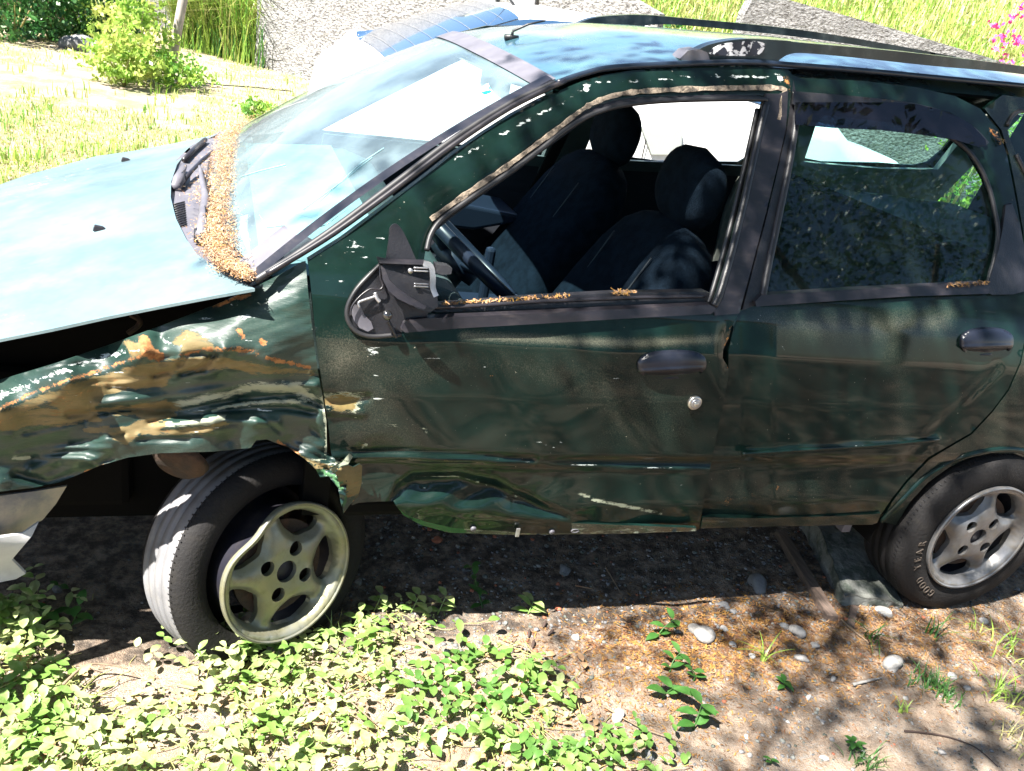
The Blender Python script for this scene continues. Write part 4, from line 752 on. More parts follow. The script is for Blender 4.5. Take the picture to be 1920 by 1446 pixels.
def wheel(Cr, n, R, Ct, Rt, W, nm, alloy, rot, tread, text=None, dent=0., bead=1.0):
    n = Vector(n).normalized(); Cr = Vector(Cr); Ct = Vector(Ct)
    V, F, a, b = lathe([(R*.70, -.045), (R*.70, -.055), (.02, -.055), (.02, -.045), (R*.70, -.045)], 40, Cr, n)
    hub = raw(nm, V, F, 'rusty', car)
    V, F, a, b = lathe([(R*.985, .0), (R, .004), (R*1.02, .0), (R*1.0, -.006), (R*.93, -.018), (R*.90, -.05), (R*.86, -.10), (R*.94, -.15), (R*1.02, -.155)], 72, Cr, n)
    raw('rim_barrel', dentv(V, Cr, n, R, dent), F, 'barrel', hub)
    V, F, a, b = lathe([(R*.93, -.012), (R*.975, -.003), (R*.99, .003), (R*1.015, .004), (R*1.03, -.002), (R*1.02, -.012)], 72, Cr, n); raw('rim_lip', dentv(V, Cr, n, R, dent), F, alloy, hub)
    rim_mesh(R, Cr, n, alloy, hub, rot, dent)
    V, F, a, b = lathe([(.032, -.030), (.028, -.024), (.0, -.024)], 20, Cr, n); raw('center_cap', V, F, 'barrel', hub)
    w2 = W/2; o = .006
    pr = [(R*bead, -.045), (R*bead, 0-.012), (R*1.02*bead, 0-.002), (R*1.10*bead, 0.004), (R*(.12+1.1*bead), .007), (Rt*.90, .004), (Rt*.945, -.004), (Rt*.975, -.014)]
    tr = [(Rt*.985, -.022)]; 
    for g in range(4):
        x0 = -.030-g*(W-.05)/4.; x1 = -.030-(g+1)*(W-.05)/4.+.007; rr = lambda x: Rt*(1-.018*((x+w2)/w2)**2)
        tr += [(rr(x0), x0), (rr(x1), x1)]+([(rr(x1)-.0045, x1-.0008), (rr(x1)-.0045, x1-.0058)] if g < 3 else [])
    pr2 = [(Rt*.975, -W+.012), (Rt*.93, -W), (R*1.2, -W-.004), (R*1.02, -W+.004), (R*.98, -W+.02)]
    allp = pr+tr+pr2; V, F, a, b = lathe(allp, 120, Ct, n)
    mi = []
    for k in range(120):
        for j in range(len(allp)-1): mi.append(1 if (len(pr) <= j < len(pr)+len(tr)-1) else 0)
    ty = raw('tyre', V, F, ['tyre', tread], hub, mats=mi)
    # short sipes across the shoulder ribs
    sv, sf = [], []
    for k in range(110):
        t = 2*math.pi*k/110; d = a*math.cos(t)+b*math.sin(t); d2 = a*math.cos(t+.012)+b*math.sin(t+.012)
        for (h0, h1, rr_) in ((-.014, -.026, Rt*.987),):
            base = len(sv)
            for dd in (d, d2):
                for hh in (h0, h1): sv.append(tuple(Ct+dd*(rr_+.0006)+n*hh))
            sf.append((base, base+1, base+3, base+2))
    so_ = raw('tread_sipes', sv, sf, 'rubber', ty, False); so_['kind'] = 'stuff'
    if text:
        word, rad, ang0, step, size = text; tv, tf = [], []; first = True
        for i, ch in enumerate(word):
            if ch == ' ': raw('sidewall_lettering', tv, tf, 'lettering', ty, False); tv, tf = [], []; continue
            cu = bpy.data.curves.new('l', 'FONT'); cu.body = ch; cu.size = size; cu.extrude = .0012; cu.align_x = 'CENTER'; to = bpy.data.objects.new('l', cu); C.objects.link(to)
            dg = bpy.context.evaluated_depsgraph_get(); me = bpy.data.meshes.new_from_object(to.evaluated_get(dg)); t = ang0+i*step
            up = a*math.cos(t)+b*math.sin(t); rt = up.cross(n); bq = len(tv)
            for v in me.vertices: tv.append(tuple(Ct+up*(rad+v.co.y)+rt*(v.co.x*.8)+n*(.0078+v.co.z)))
            for f in me.polygons: tf.append(tuple(bq+q for q in f.vertices))
            bpy.data.objects.remove(to); bpy.data.curves.remove(cu)
        raw('sidewall_lettering', tv, tf, 'lettering', ty, False)
    return hub, a, b
FN = Vector((math.sin(.525)*math.cos(.195), -math.cos(.525)*math.cos(.195), math.sin(.195))); FC = Vector((.433, .056, .197))
wheel(FC, FN, .168, FC-FN*.070+Vector((.02, 0, .0)), .272, .165, 'front_wheel', 'alloy_mud', .15, 'tyre_tread', dent=.95, bead=1.12)
wheel((2.437, -.021, .269), (0, -1, 0), .178, (2.437, -.012, .269), .283, .175, 'rear_wheel', 'alloy', .35, 'tyre', text=('GOOD YEAR', .207, -1.12, .135, .034))
# strut and cup above the front tyre
V, F, a, b = lathe([(.0, .012), (.045, .012), (.058, .0), (.062, -.012), (.05, -.02), (.0, -.02)], 32, on_y(np.array(335.), np.array(868.), .10), (-.35, -.75, -.45)); raw('suspension_cup', V, F, 'rusty', car)
tube('suspension_arm', [(.45, .2, .2), (.5, .5, .22), (.5, .75, .25)], .03, 'rusty', car, 8)

# --- crumpled bumper remains at the lower left
def p_b1(px, py): return on_y(px, py, .03+.0005*(px)+.008*np.sin(py*.05+px*.03))
M['bumperp'] = mat('scraped_grey_bumper', (.10, .105, .12), .5, col2=(.25, .22, .18), vscale=9, dust=.7, dustcol=(.35, .30, .22))
bp = sheet('bumper', [(-700, 1040), (-330, 960), (-100, 930), (0, 930), (60, 922), (125, 912), (105, 945), (80, 975), (52, 990), (36, 1005), (0, 1012), (-60, 1030), (-330, 1100), (-700, 1250)], 'bumperp', car, p_b1, s=12, th=.006)
sheet('broken_lower_lip', [(-330, 1060), (0, 1008), (40, 1002), (72, 980), (60, 1005), (22, 1050), (48, 1076), (30, 1086), (0, 1092), (-330, 1160)], mat('pale_scraped_plastic', (.42, .42, .42), .6, var=.3), bp, lambda px, py: on_y(px, py, .0+.0004*px+.01*np.sin(py*.06)), s=10, th=.008)

# --- underbody, floor, firewall, far side
box('floor_pan', (.55, .12, .30), (2.05, 1.48, .36), 'dark', car, .02)
box('rear_floor', (2.05, .35, .30), (3.35, 1.25, .50), 'dark', car, .02)
box('firewall', (.46, .14, .3), (.52, 1.46, .86), 'dark', car, 0)
box('sill', (.75, .05, .335), (2.02, .14, .46), 'dark', car, .01)
box('muffler', (1.5, .6, .20), (1.95, .85, .30), 'rusty', car, .05)
def far_place(x, z): return np.stack([x, 1.60-prof(z)+0*x, z], -1)
fo = [(-.7, .35), (-.7, .50), (-.3, .60), (.24, .80), (.36, .93), (.62, 1.13), (.92, 1.325), (1.06, 1.385), (1.30, 1.425), (1.85, 1.47), (2.35, 1.50), (3.30, 1.49), (3.35, .40), (2.85, .33), (2.7, .60), (2.44, .66), (2.15, .58), (2.0, .33), (.8, .33), (.7, .33), (.6, .55), (.4, .62), (.2, .55), (.05, .35)]
fh = [[(.60, .945), (.72, 1.04), (.98, 1.24), (1.12, 1.335), (1.38, 1.375), (1.42, .965)], smooth_line([(1.57, .998), (1.56, 1.2), (1.545, 1.385), (1.85, 1.41), (2.15, 1.40), (2.28, 1.2), (2.26, 1.035)], 2, True), smooth_line([(2.52, 1.09), (2.45, 1.24), (2.50, 1.34), (2.9, 1.37), (3.10, 1.34), (3.13, 1.15), (2.9, 1.115)], 3, True)]
def far_sheet(nm, o_, h_, m, dy, th):
    vv, F = tessellate([tuple(q) for q in o_], [[tuple(q) for q in h] for h in h_], .05); P = far_place(vv[:, 0], vv[:, 1])+np.array([0, dy, 0]); N = len(P)
    V = np.vstack([P, P+[0, th, 0]]); Fs = [tuple(f) for f in F]+[tuple(f[::-1]+N) for f in F]; loops = None; ed = {}
    for f in F:
        for q in ((f[0], f[1]), (f[1], f[2]), (f[2], f[0])): ed[q] = 1
    Fs += [(p, p+N, q+N, q) for (p, q) in ed if (q, p) not in ed]; return raw(nm, V, Fs, m, car, False)
fs = far_sheet('far_body_side', fo, fh, 'paint', -.0, .01)
for an, colr in (('wear', (0, 0, 0, 1)), ('wear2', (0, .1, 0, 1))):
    a = fs.data.color_attributes.new(an, 'FLOAT_COLOR', 'POINT'); a.data.foreach_set('color', list(colr)*len(fs.data.vertices))
far_sheet('far_interior_trim', [(.62, .5), (.60, .935), (1.42, .957), (2.26, 1.025), (2.3, .5)], [], mat('navy_door_card', (.006, .009, .016), .8), -.05, .03)
far_sheet('far_sill_trim', [(.60, .90), (.60, .945), (1.42, .963), (2.27, 1.032), (2.27, .985), (1.42, .92)], [], 'teal', -.065, .02)
far_sheet('pillar_trim', [(1.42, .55), (1.415, .96), (1.385, 1.385), (1.54, 1.39), (1.565, .99), (1.56, .55)], [], 'teal', -.06, .03)
far_sheet('cargo_side_trim', [(2.30, .5), (2.28, 1.04), (2.30, 1.38), (2.46, 1.40), (2.43, 1.24), (2.50, 1.08), (2.9, 1.10), (3.15, 1.13), (3.12, 1.34), (3.18, 1.42), (3.3, 1.4), (3.3, .5)], [], 'trimlight', -.06, .03)
raw('tailgate', [(3.35, .1, .35), (3.35, 1.5, .35), (3.35, 1.25, 1.49), (3.35, .35, 1.49), (3.37, .1, .35), (3.37, 1.5, .35), (3.37, 1.25, 1.49), (3.37, .35, 1.49)], [(0, 1, 2, 3), (7, 6, 5, 4)], 'dark', car, False)
box('parcel_shelf', (2.46, .22, .985), (3.25, 1.36, 1.005), 'teal', car, .004)
prism('rear_seat', [(2.05, .40), (2.0, .62), (2.22, .66), (2.34, 1.03), (2.42, 1.05), (2.46, .98), (2.40, .5), (2.38, .40)], .20, 1.40, 'fabric', car, .03)
# dashboard
prism('dashboard', [(.36, .60), (.36, .88), (.50, .905), (.66, .915), (.76, .885), (.80, .82), (.76, .70), (.70, .60)], .10, 1.46, 'teal', car, .02)
raw('dash_top', [(.34, .12, .896), (.34, 1.44, .896), (.62, 1.44, .922), (.62, .12, .922)], [(0, 1, 2, 3)], mat('bleached_dash_top', (.16, .26, .28), .8, var=.3), car, False)
box('centre_console', (.70, .68, .36), (1.25, .92, .62), 'navyplastic', car, .03)
tube('seat_belt', [(1.47, 1.40, 1.28), (1.43, 1.38, 1.08), (1.30, 1.36, .70), (1.25, 1.36, .5)], .022, 'dark', car, 8, sq=.12)
box('gear_lever', (1.02, .78, .62), (1.05, .81, .80), 'navyplastic', car, .01)
# far door armrest (blue wedge) and door-pull
prism('armrest', [(.93, .735), (.95, .80), (1.02, .822), (1.26, .80), (1.27, .775), (1.10, .73)], 1.22, 1.46, 'navyplastic', car, .012)

def seat_loft(nm, rows, yc, m, parent, seg=36, e=3.2):
    V = []; F = []
    for (x, z, hw, ht, tilt) in rows:
        for k in range(seg):
            t = 2*math.pi*k/seg; c, s_ = math.cos(t), math.sin(t); a_ = abs(c)**(2/e)*math.copysign(1, c)*hw; b_ = abs(s_)**(2/e)*math.copysign(1, s_)*ht
            V.append((x+b_*math.cos(tilt), yc+a_, z-b_*math.sin(tilt)))
    n_ = len(rows)
    for i in range(n_-1):
        for k in range(seg): F.append((i*seg+k, i*seg+(k+1) % seg, (i+1)*seg+(k+1) % seg, (i+1)*seg+k))
    F.append(tuple(range(seg))); F.append(tuple((n_-1)*seg+k for k in range(seg))[::-1]); return raw(nm, V, F, m, parent)
def front_seat(yc, x0, xt, zt, hx, hz):
    dx, dz = xt-x0, zt-.48; tl = math.atan2(dx, dz); rows = []
    for t, hw, ht in ((0, .22, .09), (.05, .255, .105), (.3, .265, .105), (.55, .26, .095), (.75, .245, .085), (.88, .21, .075), (.95, .16, .06), (.985, .10, .045), (1.0, .04, .02)): rows.append((x0+dx*t, .48+dz*t, hw, ht, tl))
    st = seat_loft('front_seat', rows, yc, 'fabric', car)
    rows = [(x0-.52, .50, .19, .01, 0)]; c_ = []
    # squab
    seat_sq = prism('seat_cushion', [(x0-.50, .42), (x0-.52, .50), (x0-.44, .56), (x0-.05, .53), (x0+.02, .44)], yc-.24, yc+.24, 'fabric', st, .04)
    hr = []
    for t in np.linspace(-1, 1, 13): q = math.sqrt(max(0, 1-abs(t)**2.6)); hr.append((hx+.02*t, hz+.105*t, max(.004, .135*q), max(.003, .062*q), tl))
    seat_loft('headrest', hr, yc, 'fabric', st, e=2.6)
    # piping seams that run up the backrest
    for off in (-.12, .12):
        P = [(x0+dx*t-.090*math.cos(tl)+.002, yc+off, .48+dz*t+.09*math.sin(tl)) for t in np.linspace(.02, .8, 10)]; tube('piping', P, .0022, 'piping', st, 5)
    return st
M['piping'] = mat('seat_piping', (.016, .024, .030), .8)
front_seat(.42, 1.16, 1.43, 1.02, 1.425, 1.115)
front_seat(1.12, 1.19, 1.50, 1.05, 1.505, 1.135)
# steering wheel
SC = Vector((.845, .42, .895)); sn = Vector((.62, 0, .78)).normalized(); a = Vector((0, 1, 0)); b = a.cross(sn)
swh = tube('steering_wheel', [SC+(a*math.cos(t)+b*math.sin(t))*.185 for t in np.linspace(0, 2*math.pi, 49)[:-1]], .0165, 'navyplastic', car, 12, closed=True)
V, F, _, _ = lathe([(0, .012), (.05, .010), (.068, -.005), (.07, -.035), (.0, -.05)], 28, SC-sn*.02, sn); raw('wheel_hub', V, F, 'navyplastic', swh)
for t in (0, math.pi, -math.pi/2+.5, -math.pi/2-.5): tube('wheel_spoke', [SC-sn*.03+(a*math.cos(t)+b*math.sin(t))*.05, SC-sn*.005+(a*math.cos(t)+b*math.sin(t))*.18], .016, 'navyplastic', swh, 8, sq=.5)
tube('steering_column', [SC-sn*.03, SC-sn*.22+Vector((0, 0, -.02))], .045, 'teal', car, 14)

# ================================================================== litter, stones, plants on the ground
def frange(a, b, n): return rng.uniform(a, b, n)
def build(V, F, name, m, parent=None, smooth=False): return raw(name, np.array(V), F, m, parent, smooth)
def needles(name, P, N, L, W, mats_, lift=.002, tilt=.35):
    """many short curved slivers: arrays of positions P, normals N"""
    n = len(P); th = frange(0, 2*math.pi, n); V = []; F = []; mi = []
    for i in range(n):
        nn = Vector(N[i]).normalized(); a = nn.orthogonal().normalized(); b = nn.cross(a); d = (a*math.cos(th[i])+b*math.sin(th[i])); d = (d+nn*random.uniform(-tilt, tilt)).normalized(); s_ = d.cross(nn).normalized()
        l = L*random.uniform(.5, 1.3); w_ = W*random.uniform(.6, 1.3); p = Vector(P[i])+nn*(lift*random.uniform(.3, 2.2)); k = len(V); c = s_*random.uniform(-.25, .25)*l
        V += [p-d*l/2-s_*w_, p-d*l/2+s_*w_, p+s_*w_+c+nn*w_, p-s_*w_+c+nn*w_, p+d*l/2]
        F += [(k, k+1, k+2, k+3), (k+3, k+2, k+4)]; m_ = random.randrange(len(mats_)); mi += [m_, m_]
    return raw(name, [tuple(v) for v in V], F, mats_, None, False, mats=mi)
# litter caught between bonnet and windshield
band = [(452, 243), (432, 262), (420, 300), (412, 340), (409, 380), (407, 420), (408, 455), (412, 480), (425, 498), (445, 512), (466, 521)]
BL = np.array(smooth_line(band, 10)); cnt = 13000; idx = rng.integers(0, len(BL), cnt)
wid = np.interp(idx/len(BL), [0, .15, .4, .7, .82, 1], [24, 46, 44, 34, 26, 10]); off = rng.normal(0, .42, cnt)
off = off*(1+.45*np.sin(idx*.31)*np.sin(idx*.083+1)); px_ = BL[idx, 0]+off*wid+rng.normal(0, 3, cnt); py_ = BL[idx, 1]+rng.normal(0, 4, cnt)
hill = .908+.022*np.exp(-(off/.7)**2); PP = on_z(px_, py_, hill); 
# where the glass rises under the litter, the litter lies on the glass
for i in range(cnt):
    y = PP[i, 1]; u = np.interp(y, B[:, 1], np.linspace(0, 1, 21)); xb = ws(u, 0)[0]
    if PP[i, 0] > xb: PP[i, 2] += (PP[i, 0]-xb)*.55
tag(needles('leaf_litter', PP, np.tile([0, 0, 1.], (cnt, 1)), .011, .0009, ['dryneedle', 'darkneedle', 'paleneedle', 'dryneedle'], .005, .6), 'drift of dry orange leaflets caught along the foot of the windshield', 'leaf litter', kind='stuff')
b1 = tag(raw('litter_bed', *[lambda: None]*0 or ([tuple(q) for q in np.vstack([on_z(BL[:, 0]-12, BL[:, 1], .905), on_z(BL[:, 0]+10, BL[:, 1], .912)])], [(i, i+1, len(BL)+i+1, len(BL)+i) for i in range(len(BL)-1)]), 'darkneedle'), 'compacted brown leaf dust beneath the orange litter at the windshield foot', 'leaf dust', kind='stuff')
# litter on the window sill, rear sill and roof edge
def side_litter(pts, n, spread, lab, L=.012, off=-.012, mats_=('darkneedle', 'dryneedle')):
    BLn = np.array(smooth_line(pts, 12)); i = rng.integers(0, len(BLn), n); P = on_side(BLn[i, 0]+rng.normal(0, 4, n), BLn[i, 1]+rng.normal(0, spread, n), off); return tag(needles('leaf_litter', P, np.tile([0, -.5, 1.], (n, 1)), L, .0013, list(mats_), .002), lab, 'leaf litter', kind='stuff')
side_litter([(830, 572), (880, 568), (960, 563), (1060, 556)], 160, 2, 'brown litter scattered along the empty driver window sill', off=.01)
side_litter([(1150, 551), (1180, 549)], 50, 2, 'small tuft of orange litter on the driver window sill', off=.01)
side_litter([(1780, 536), (1850, 532)], 90, 2, 'orange leaflets lying on the rear window ledge', off=-.014)
side_litter([(1868, 250), (1876, 268)], 30, 3, 'orange leaflets stuck on the rear pillar', off=-.006)
n_ = 260; xx = frange(1.7, 2.7, n_); P = roofpt(xx, frange(.0, .03, n_)); tag(needles('leaf_litter', P, np.tile([0, 0, 1.], (n_, 1)), .018, .0012, ['darkseed', 'darkneedle'], .002), 'dark twigs and leaflets lying on the roof below the near rail', 'leaf litter', kind='stuff')

# litter on the soil
def soil_litter(n, cx, cy, sx, sy, L, mats_, lab, name='leaf_litter'):
    x = rng.normal(cx, sx, n); y = rng.normal(cy, sy, n); P = np.stack([x, y, gz(x, y)], 1); return tag(needles(name, P, np.tile([0, 0, 1.], (n, 1)), L, .0012, mats_, .002, .3), lab, 'leaf litter', kind='stuff')
soil_litter(3800, 1.55, -.07, .22, .10, .016, ['darkneedle', 'rustneedle', 'darkneedle'], 'brown and yellow leaflets matted on the soil below the rear door')
soil_litter(5200, 2.15, -.12, .38, .12, .018, ['darkneedle', 'rustneedle', 'dryneedle'], 'yellow brown leaflets spread on the soil in front of the rear wheel')
soil_litter(1800, 1.15, -.25, .22, .15, .012, ['rustneedle', 'darkneedle'], 'sparse dry leaflets on the pale soil between the creepers and the litter mat')

def rock_mesh(name, r, seed, flat=.6, sub=2):
    import bmesh
    bm = bmesh.new(); bmesh.ops.create_icosphere(bm, subdivisions=sub, radius=r); q = np.random.default_rng(seed); k = q.uniform(-1, 1, (5, 3))*2.2/r; ph = q.uniform(0, 6, 5); st = (q.uniform(.8, 1.35), q.uniform(.7, 1.1), flat)
    for v in bm.verts:
        c = np.array(v.co); s_ = 1+.17*sum(math.sin(float(k[i]@c)+ph[i]) for i in range(5)); v.co = Vector((c[0]*st[0]*s_, c[1]*st[1]*s_, c[2]*st[2]*s_))
    me = bpy.data.meshes.new(name); bm.to_mesh(me); bm.free(); return me
# gravel that nobody could count
gm = [rock_mesh('g%d' % i, 1., 50+i, .6, 1) for i in range(6)]
GV, GF, GM = [], [], []
gd = [(np.array([v.co[:] for v in m_.vertices]), [tuple(p.vertices) for p in m_.polygons]) for m_ in gm]
for m_ in gm: bpy.data.meshes.remove(m_)
base = 0
for k in range(7000):
    if k < 4200: x = random.uniform(.5, 3.0); y = random.uniform(-.05, .75)**1; r_ = abs(random.gauss(.0022, .0022))+.0012
    elif k < 6200: x = random.gauss(1.9, .7); y = random.gauss(-.3, .22); r_ = abs(random.gauss(.0018, .002))+.001
    else: x = random.uniform(-.3, 3); y = random.uniform(-.6, .4); r_ = random.uniform(.001, .004)
    v, f = gd[k % 6]; t = random.uniform(0, 6.28); R_ = np.array([[math.cos(t), -math.sin(t), 0], [math.sin(t), math.cos(t), 0], [0, 0, 1]]); GV.append(v@R_.T*r_+np.array([x, y, float(gz(x, y))+r_*.2])); GF += [tuple(q+base for q in ff) for ff in f]; mm_ = random.choice((0, 0, 0, 1, 1, 2)) if random.random() > .03 else 3; GM += [mm_]*len(f); base += len(v)
tag(raw('gravel', np.vstack(GV), GF, ['stonegrey', 'concrete', 'stone', 'brick'], None, True, mats=GM), 'fine grey gravel scattered over the soil under and beside the car', 'gravel', kind='stuff')

def rock(px, py, wpx, lab, m='stone', flat=.6, seed=None, name='stone', group='pale stones lying on the soil'):
    P = gp(np.array(float(px)), np.array(float(py))); r_ = wpx/2/FPX*np.dot(P-CAM, _f); me = rock_mesh(name, r_, seed or int(px*7+py), flat, 3); me.materials.append(M[m]); me.polygons.foreach_set('use_smooth', [True]*len(me.polygons)); o = bpy.data.objects.new(name, me); C.objects.link(o); o.location = (P[0], P[1], P[2]+r_*flat*.35); o.rotation_euler = (random.uniform(-.3, .3), random.uniform(-.3, .3), random.uniform(0, 3)); return tag(o, lab, 'stone', group)
rock(1313, 1189, 42, 'angular pale grey stone beside the brown litter below the rear door')
rock(1492, 1192, 34, 'white oval stone in bright sun to the left of the wooden beam end')
rock(1475, 1178, 20, 'small white stone touching the top of the white oval stone')
rock(1505, 1236, 22, 'rounded white stone below the white oval stone')
rock(1528, 1213, 14, 'tiny white stone right of the white oval stone')
rock(1675, 1253, 34, 'largest white stone in the sunny patch before the rear wheel')
rock(1786, 1270, 17, 'white pebble beside the dark grass tuft below the rear wheel')
rock(1811, 1292, 15, 'white pebble just below and right of the grass tuft pebble')
rock(1374, 1211, 14, 'white pebble right of the angular pale grey stone')
rock(1355, 1180, 13, 'small pebble above right of the angular pale grey stone')
rock(1559, 1274, 14, 'white pebble near the short dry stick')
rock(1410, 1231, 14, 'flat pebble at the foot of the curved grass blade')
rock(1516, 1308, 13, 'grey pebble under the bright green sprout')
rock(1400, 1382, 13, 'round grey pebble in the shaded sand')
rock(1542, 1422, 15, 'round pale pebble near the bottom edge')
rock(1218, 1417, 18, 'grey stone at the bottom beside the leafy creeper', 'stonegrey')
rock(1422, 1100, 40, 'grey flat stone in the shade under the rear door', 'stonegrey', .45)
rock(1057, 1072, 24, 'rounded grey stone in the shade under the front door', 'stonegrey')
rock(1358, 1138, 18, 'bluish grey stone at the shade edge under the door', 'stonegrey'); rock(1376, 1150, 16, 'second bluish grey stone at the shade edge under the door', 'stonegrey')
rock(1460, 1136, 13, 'small pale stone in the shade left of the wooden beam', 'stonegrey')
rock(1047, 1096, 12, 'small red brick chip in the shade under the front door', 'brick', name='brick_chip', group='brick chips in the shade')
rock(1045, 1142, 13, 'reddish brick chip at the edge of the car shadow', 'brick', name='brick_chip', group='brick chips in the shade')
rock(820, 1012, 18, 'red brick chip close under the door edge', 'brick', name='brick_chip', group='brick chips in the shade')
rock(670, 1094, 14, 'pale pebble in the shade just behind the front tyre')
rock(535, 1215, 60, 'pale rounded lump of rock below the front rim', 'stone', .5)
rock(110, 1108, 20, 'dark stone in the shade ahead of the front tyre', 'stonegrey')
rock(1660, 1150, 26, 'crumbly pale stone right at the foot of the rear tyre'); rock(1845, 1165, 14, 'small stone right below the rear tyre')
rock(1155, 1345, 22, 'pale flat stone among the lower creeper leaves'); rock(1080, 1195, 20, 'pale stone near the dark pods')

# broken concrete block, beam and sticks by the rear wheel
def slab(name, quad, z0, z1, m, label, cat, rough=.012, bev=.006, seed=1, div=14):
    """quad: four ground-plan corners (x, y) at the bottom; top shrinks irregularly"""
    q = np.random.default_rng(seed); V = []; F = []; A, Bc, Cc, D = [np.array(p, float) for p in quad]
    def pt(s_, t_, h): p = (A*(1-s_)+Bc*s_)*(1-t_)+(D*(1-s_)+Cc*s_)*t_; return (p[0], p[1], z0(s_, t_)+(z1(s_, t_)-z0(s_, t_))*h)
    def add(fn):
        b = len(V)
        for i in range(div+1):
            for j in range(div+1): V.append(fn(i/div, j/div))
        for i in range(div):
            for j in range(div): a = b+i*(div+1)+j; F.append((a, a+div+1, a+div+2, a+1))
    add(lambda i, j: pt(i, j, 1)); add(lambda i, j: pt(i, 0, 1-j)); add(lambda i, j: pt(1-i, 1, 1-j)); add(lambda i, j: pt(0, 1-i, 1-j)); add(lambda i, j: pt(1, i, 1-j))
    V = np.array(V); k = q.uniform(-1, 1, (8, 3))*np.array([110, 110, 110]); ph = q.uniform(0, 6, (8, 3)); c_ = V.mean(0)
    for i in range(8): V = V+rough/5*np.sin(V@k[i][:, None]+ph[i])*(1 if i < 4 else .6)
    o = raw(name, V, F, m, None, True); import bmesh; bm = bmesh.new(); bm.from_mesh(o.data); bmesh.ops.remove_doubles(bm, verts=bm.verts, dist=.0015); bm.to_mesh(o.data); bm.free(); return tag(o, label, cat)
def g2(px, py, z=0.): P = on_z(np.array(float(px)), np.array(float(py)), z); return P[:2]
slab('concrete_block', [g2(1575, 1138), g2(1690, 1140), g2(1600, 985, .0), g2(1500, 990, .0)], lambda s_, t_: -.03, lambda s_, t_: .040+.045*min(1, t_*1.6)-.028*s_*s_, 'concrete', 'broken mossy concrete block wedged ahead of the rear wheel', 'concrete block', .007, seed=4, div=40)
bq = [g2(1538, 1168), g2(1578, 1163), g2(1480, 1000), g2(1440, 1005)]; 
def beam(name, p0, p1, wd, h, z, m, lab, cat):
    p0 = np.array(p0); p1 = np.array(p1); d = p1-p0; d /= np.linalg.norm(d); s_ = np.array([-d[1], d[0]])*wd/2; V = [(*(p0-s_), z), (*(p0+s_), z), (*(p1+s_), z), (*(p1-s_), z)]; V += [(x, y, zz+h) for x, y, zz in V]
    o = raw(name, V, [(3, 2, 1, 0), (4, 5, 6, 7), (0, 1, 5, 4), (1, 2, 6, 5), (2, 3, 7, 6), (3, 0, 4, 7)], m, None, False); b = o.modifiers.new('b', 'BEVEL'); b.width = .002; b.segments = 2; return tag(o, lab, cat)
beam('wooden_beam', (g2(1535, 1170)+g2(1578, 1166))/2, (g2(1440, 1010)+g2(1480, 1000))/2, .036, .03, -.004, 'wood', 'brown wooden beam lying on the soil left of the concrete block', 'beam')
beam('wood_offcut', g2(1592, 1180), g2(1600, 1140), .022, .012, .0, 'wood', 'short grey wood offcut at the front corner of the concrete block', 'wood piece')
def stick(pts, r, m, lab, name='twig', cat='twig', z=.004):
    L = np.array(smooth_line(pts, 5)); P = gp(L[:, 0], L[:, 1]); P[:, 2] += z; return tag(tube(name, P, list(np.linspace(r, r*.4, len(P))), m, None, 6), lab, cat)
stick([(1576, 1164), (1600, 1185), (1622, 1202), (1630, 1210)], .004, 'twig', 'thin curved twig running from the beam end towards the grass')
stick([(1598, 1288), (1630, 1280), (1652, 1275)], .005, 'drystick' if 'drystick' in M else 'stone', 'short pale dry stick near the white pebbles', z=.008)
stick([(1695, 1373), (1730, 1376), (1780, 1385), (1830, 1405), (1870, 1440)], .003, 'darkseed', 'long thin dark twig curving across the lower right sand')
stick([(1135, 1065), (1162, 1112)], .003, 'twig', 'straight dry stalk in the car shade under the door'); stick([(1078, 1100), (1110, 1106)], .003, 'dryneedle', 'short orange dry stalk at the shade edge under the door')
stick([(1385, 1160), (1400, 1185), (1420, 1200)], .002, 'twig', 'small twig left of the litter patch', z=.008); stick([(600, 1290), (650, 1330), (700, 1375)], .003, 'twig', 'dry stalk among the creeper leaves right of the front tyre', z=.03)
stick([(120, 1310), (160, 1275), (200, 1272), (240, 1280)], .0035, 'twig', 'pale bent stalk above the creeper left of the front tyre', z=.04)
stick([(1130, 1330), (1200, 1370), (1290, 1400)], .0022, 'twig', 'thin brown stalk below the second sprout', z=.01)
for i, (x, y, a_) in enumerate(((1020, 1175, .9), (991, 1192, 1.2), (999, 1212, 1.1), (942, 1222, 1.4), (960, 1222, 1.45), (1032, 1190, .5))):
    P = gp(np.array(float(x)), np.array(float(y))); V, F, _, _ = lathe([(0, -.014), (.003, -.010), (.0045, 0), (.003, .010), (0, .014)], 8, (0, 0, 0), (math.cos(a_), math.sin(a_), .3)); o = raw('seed_pod', [Vector(v)+Vector(P)+Vector((0, 0, .008)) for v in V], F, 'darkseed')
    tag(o, ['upper right dark dry pod on the sunlit sand at the shade edge', 'dark dry pod left of the topmost pod', 'dark dry pod lying just under the others', 'leftmost dark dry pod by the creeper edge', 'dark dry pod right beside the leftmost pod', 'slanting dark pod right of the topmost pod'][i], 'seed pod', 'dark dry pods on the sand')

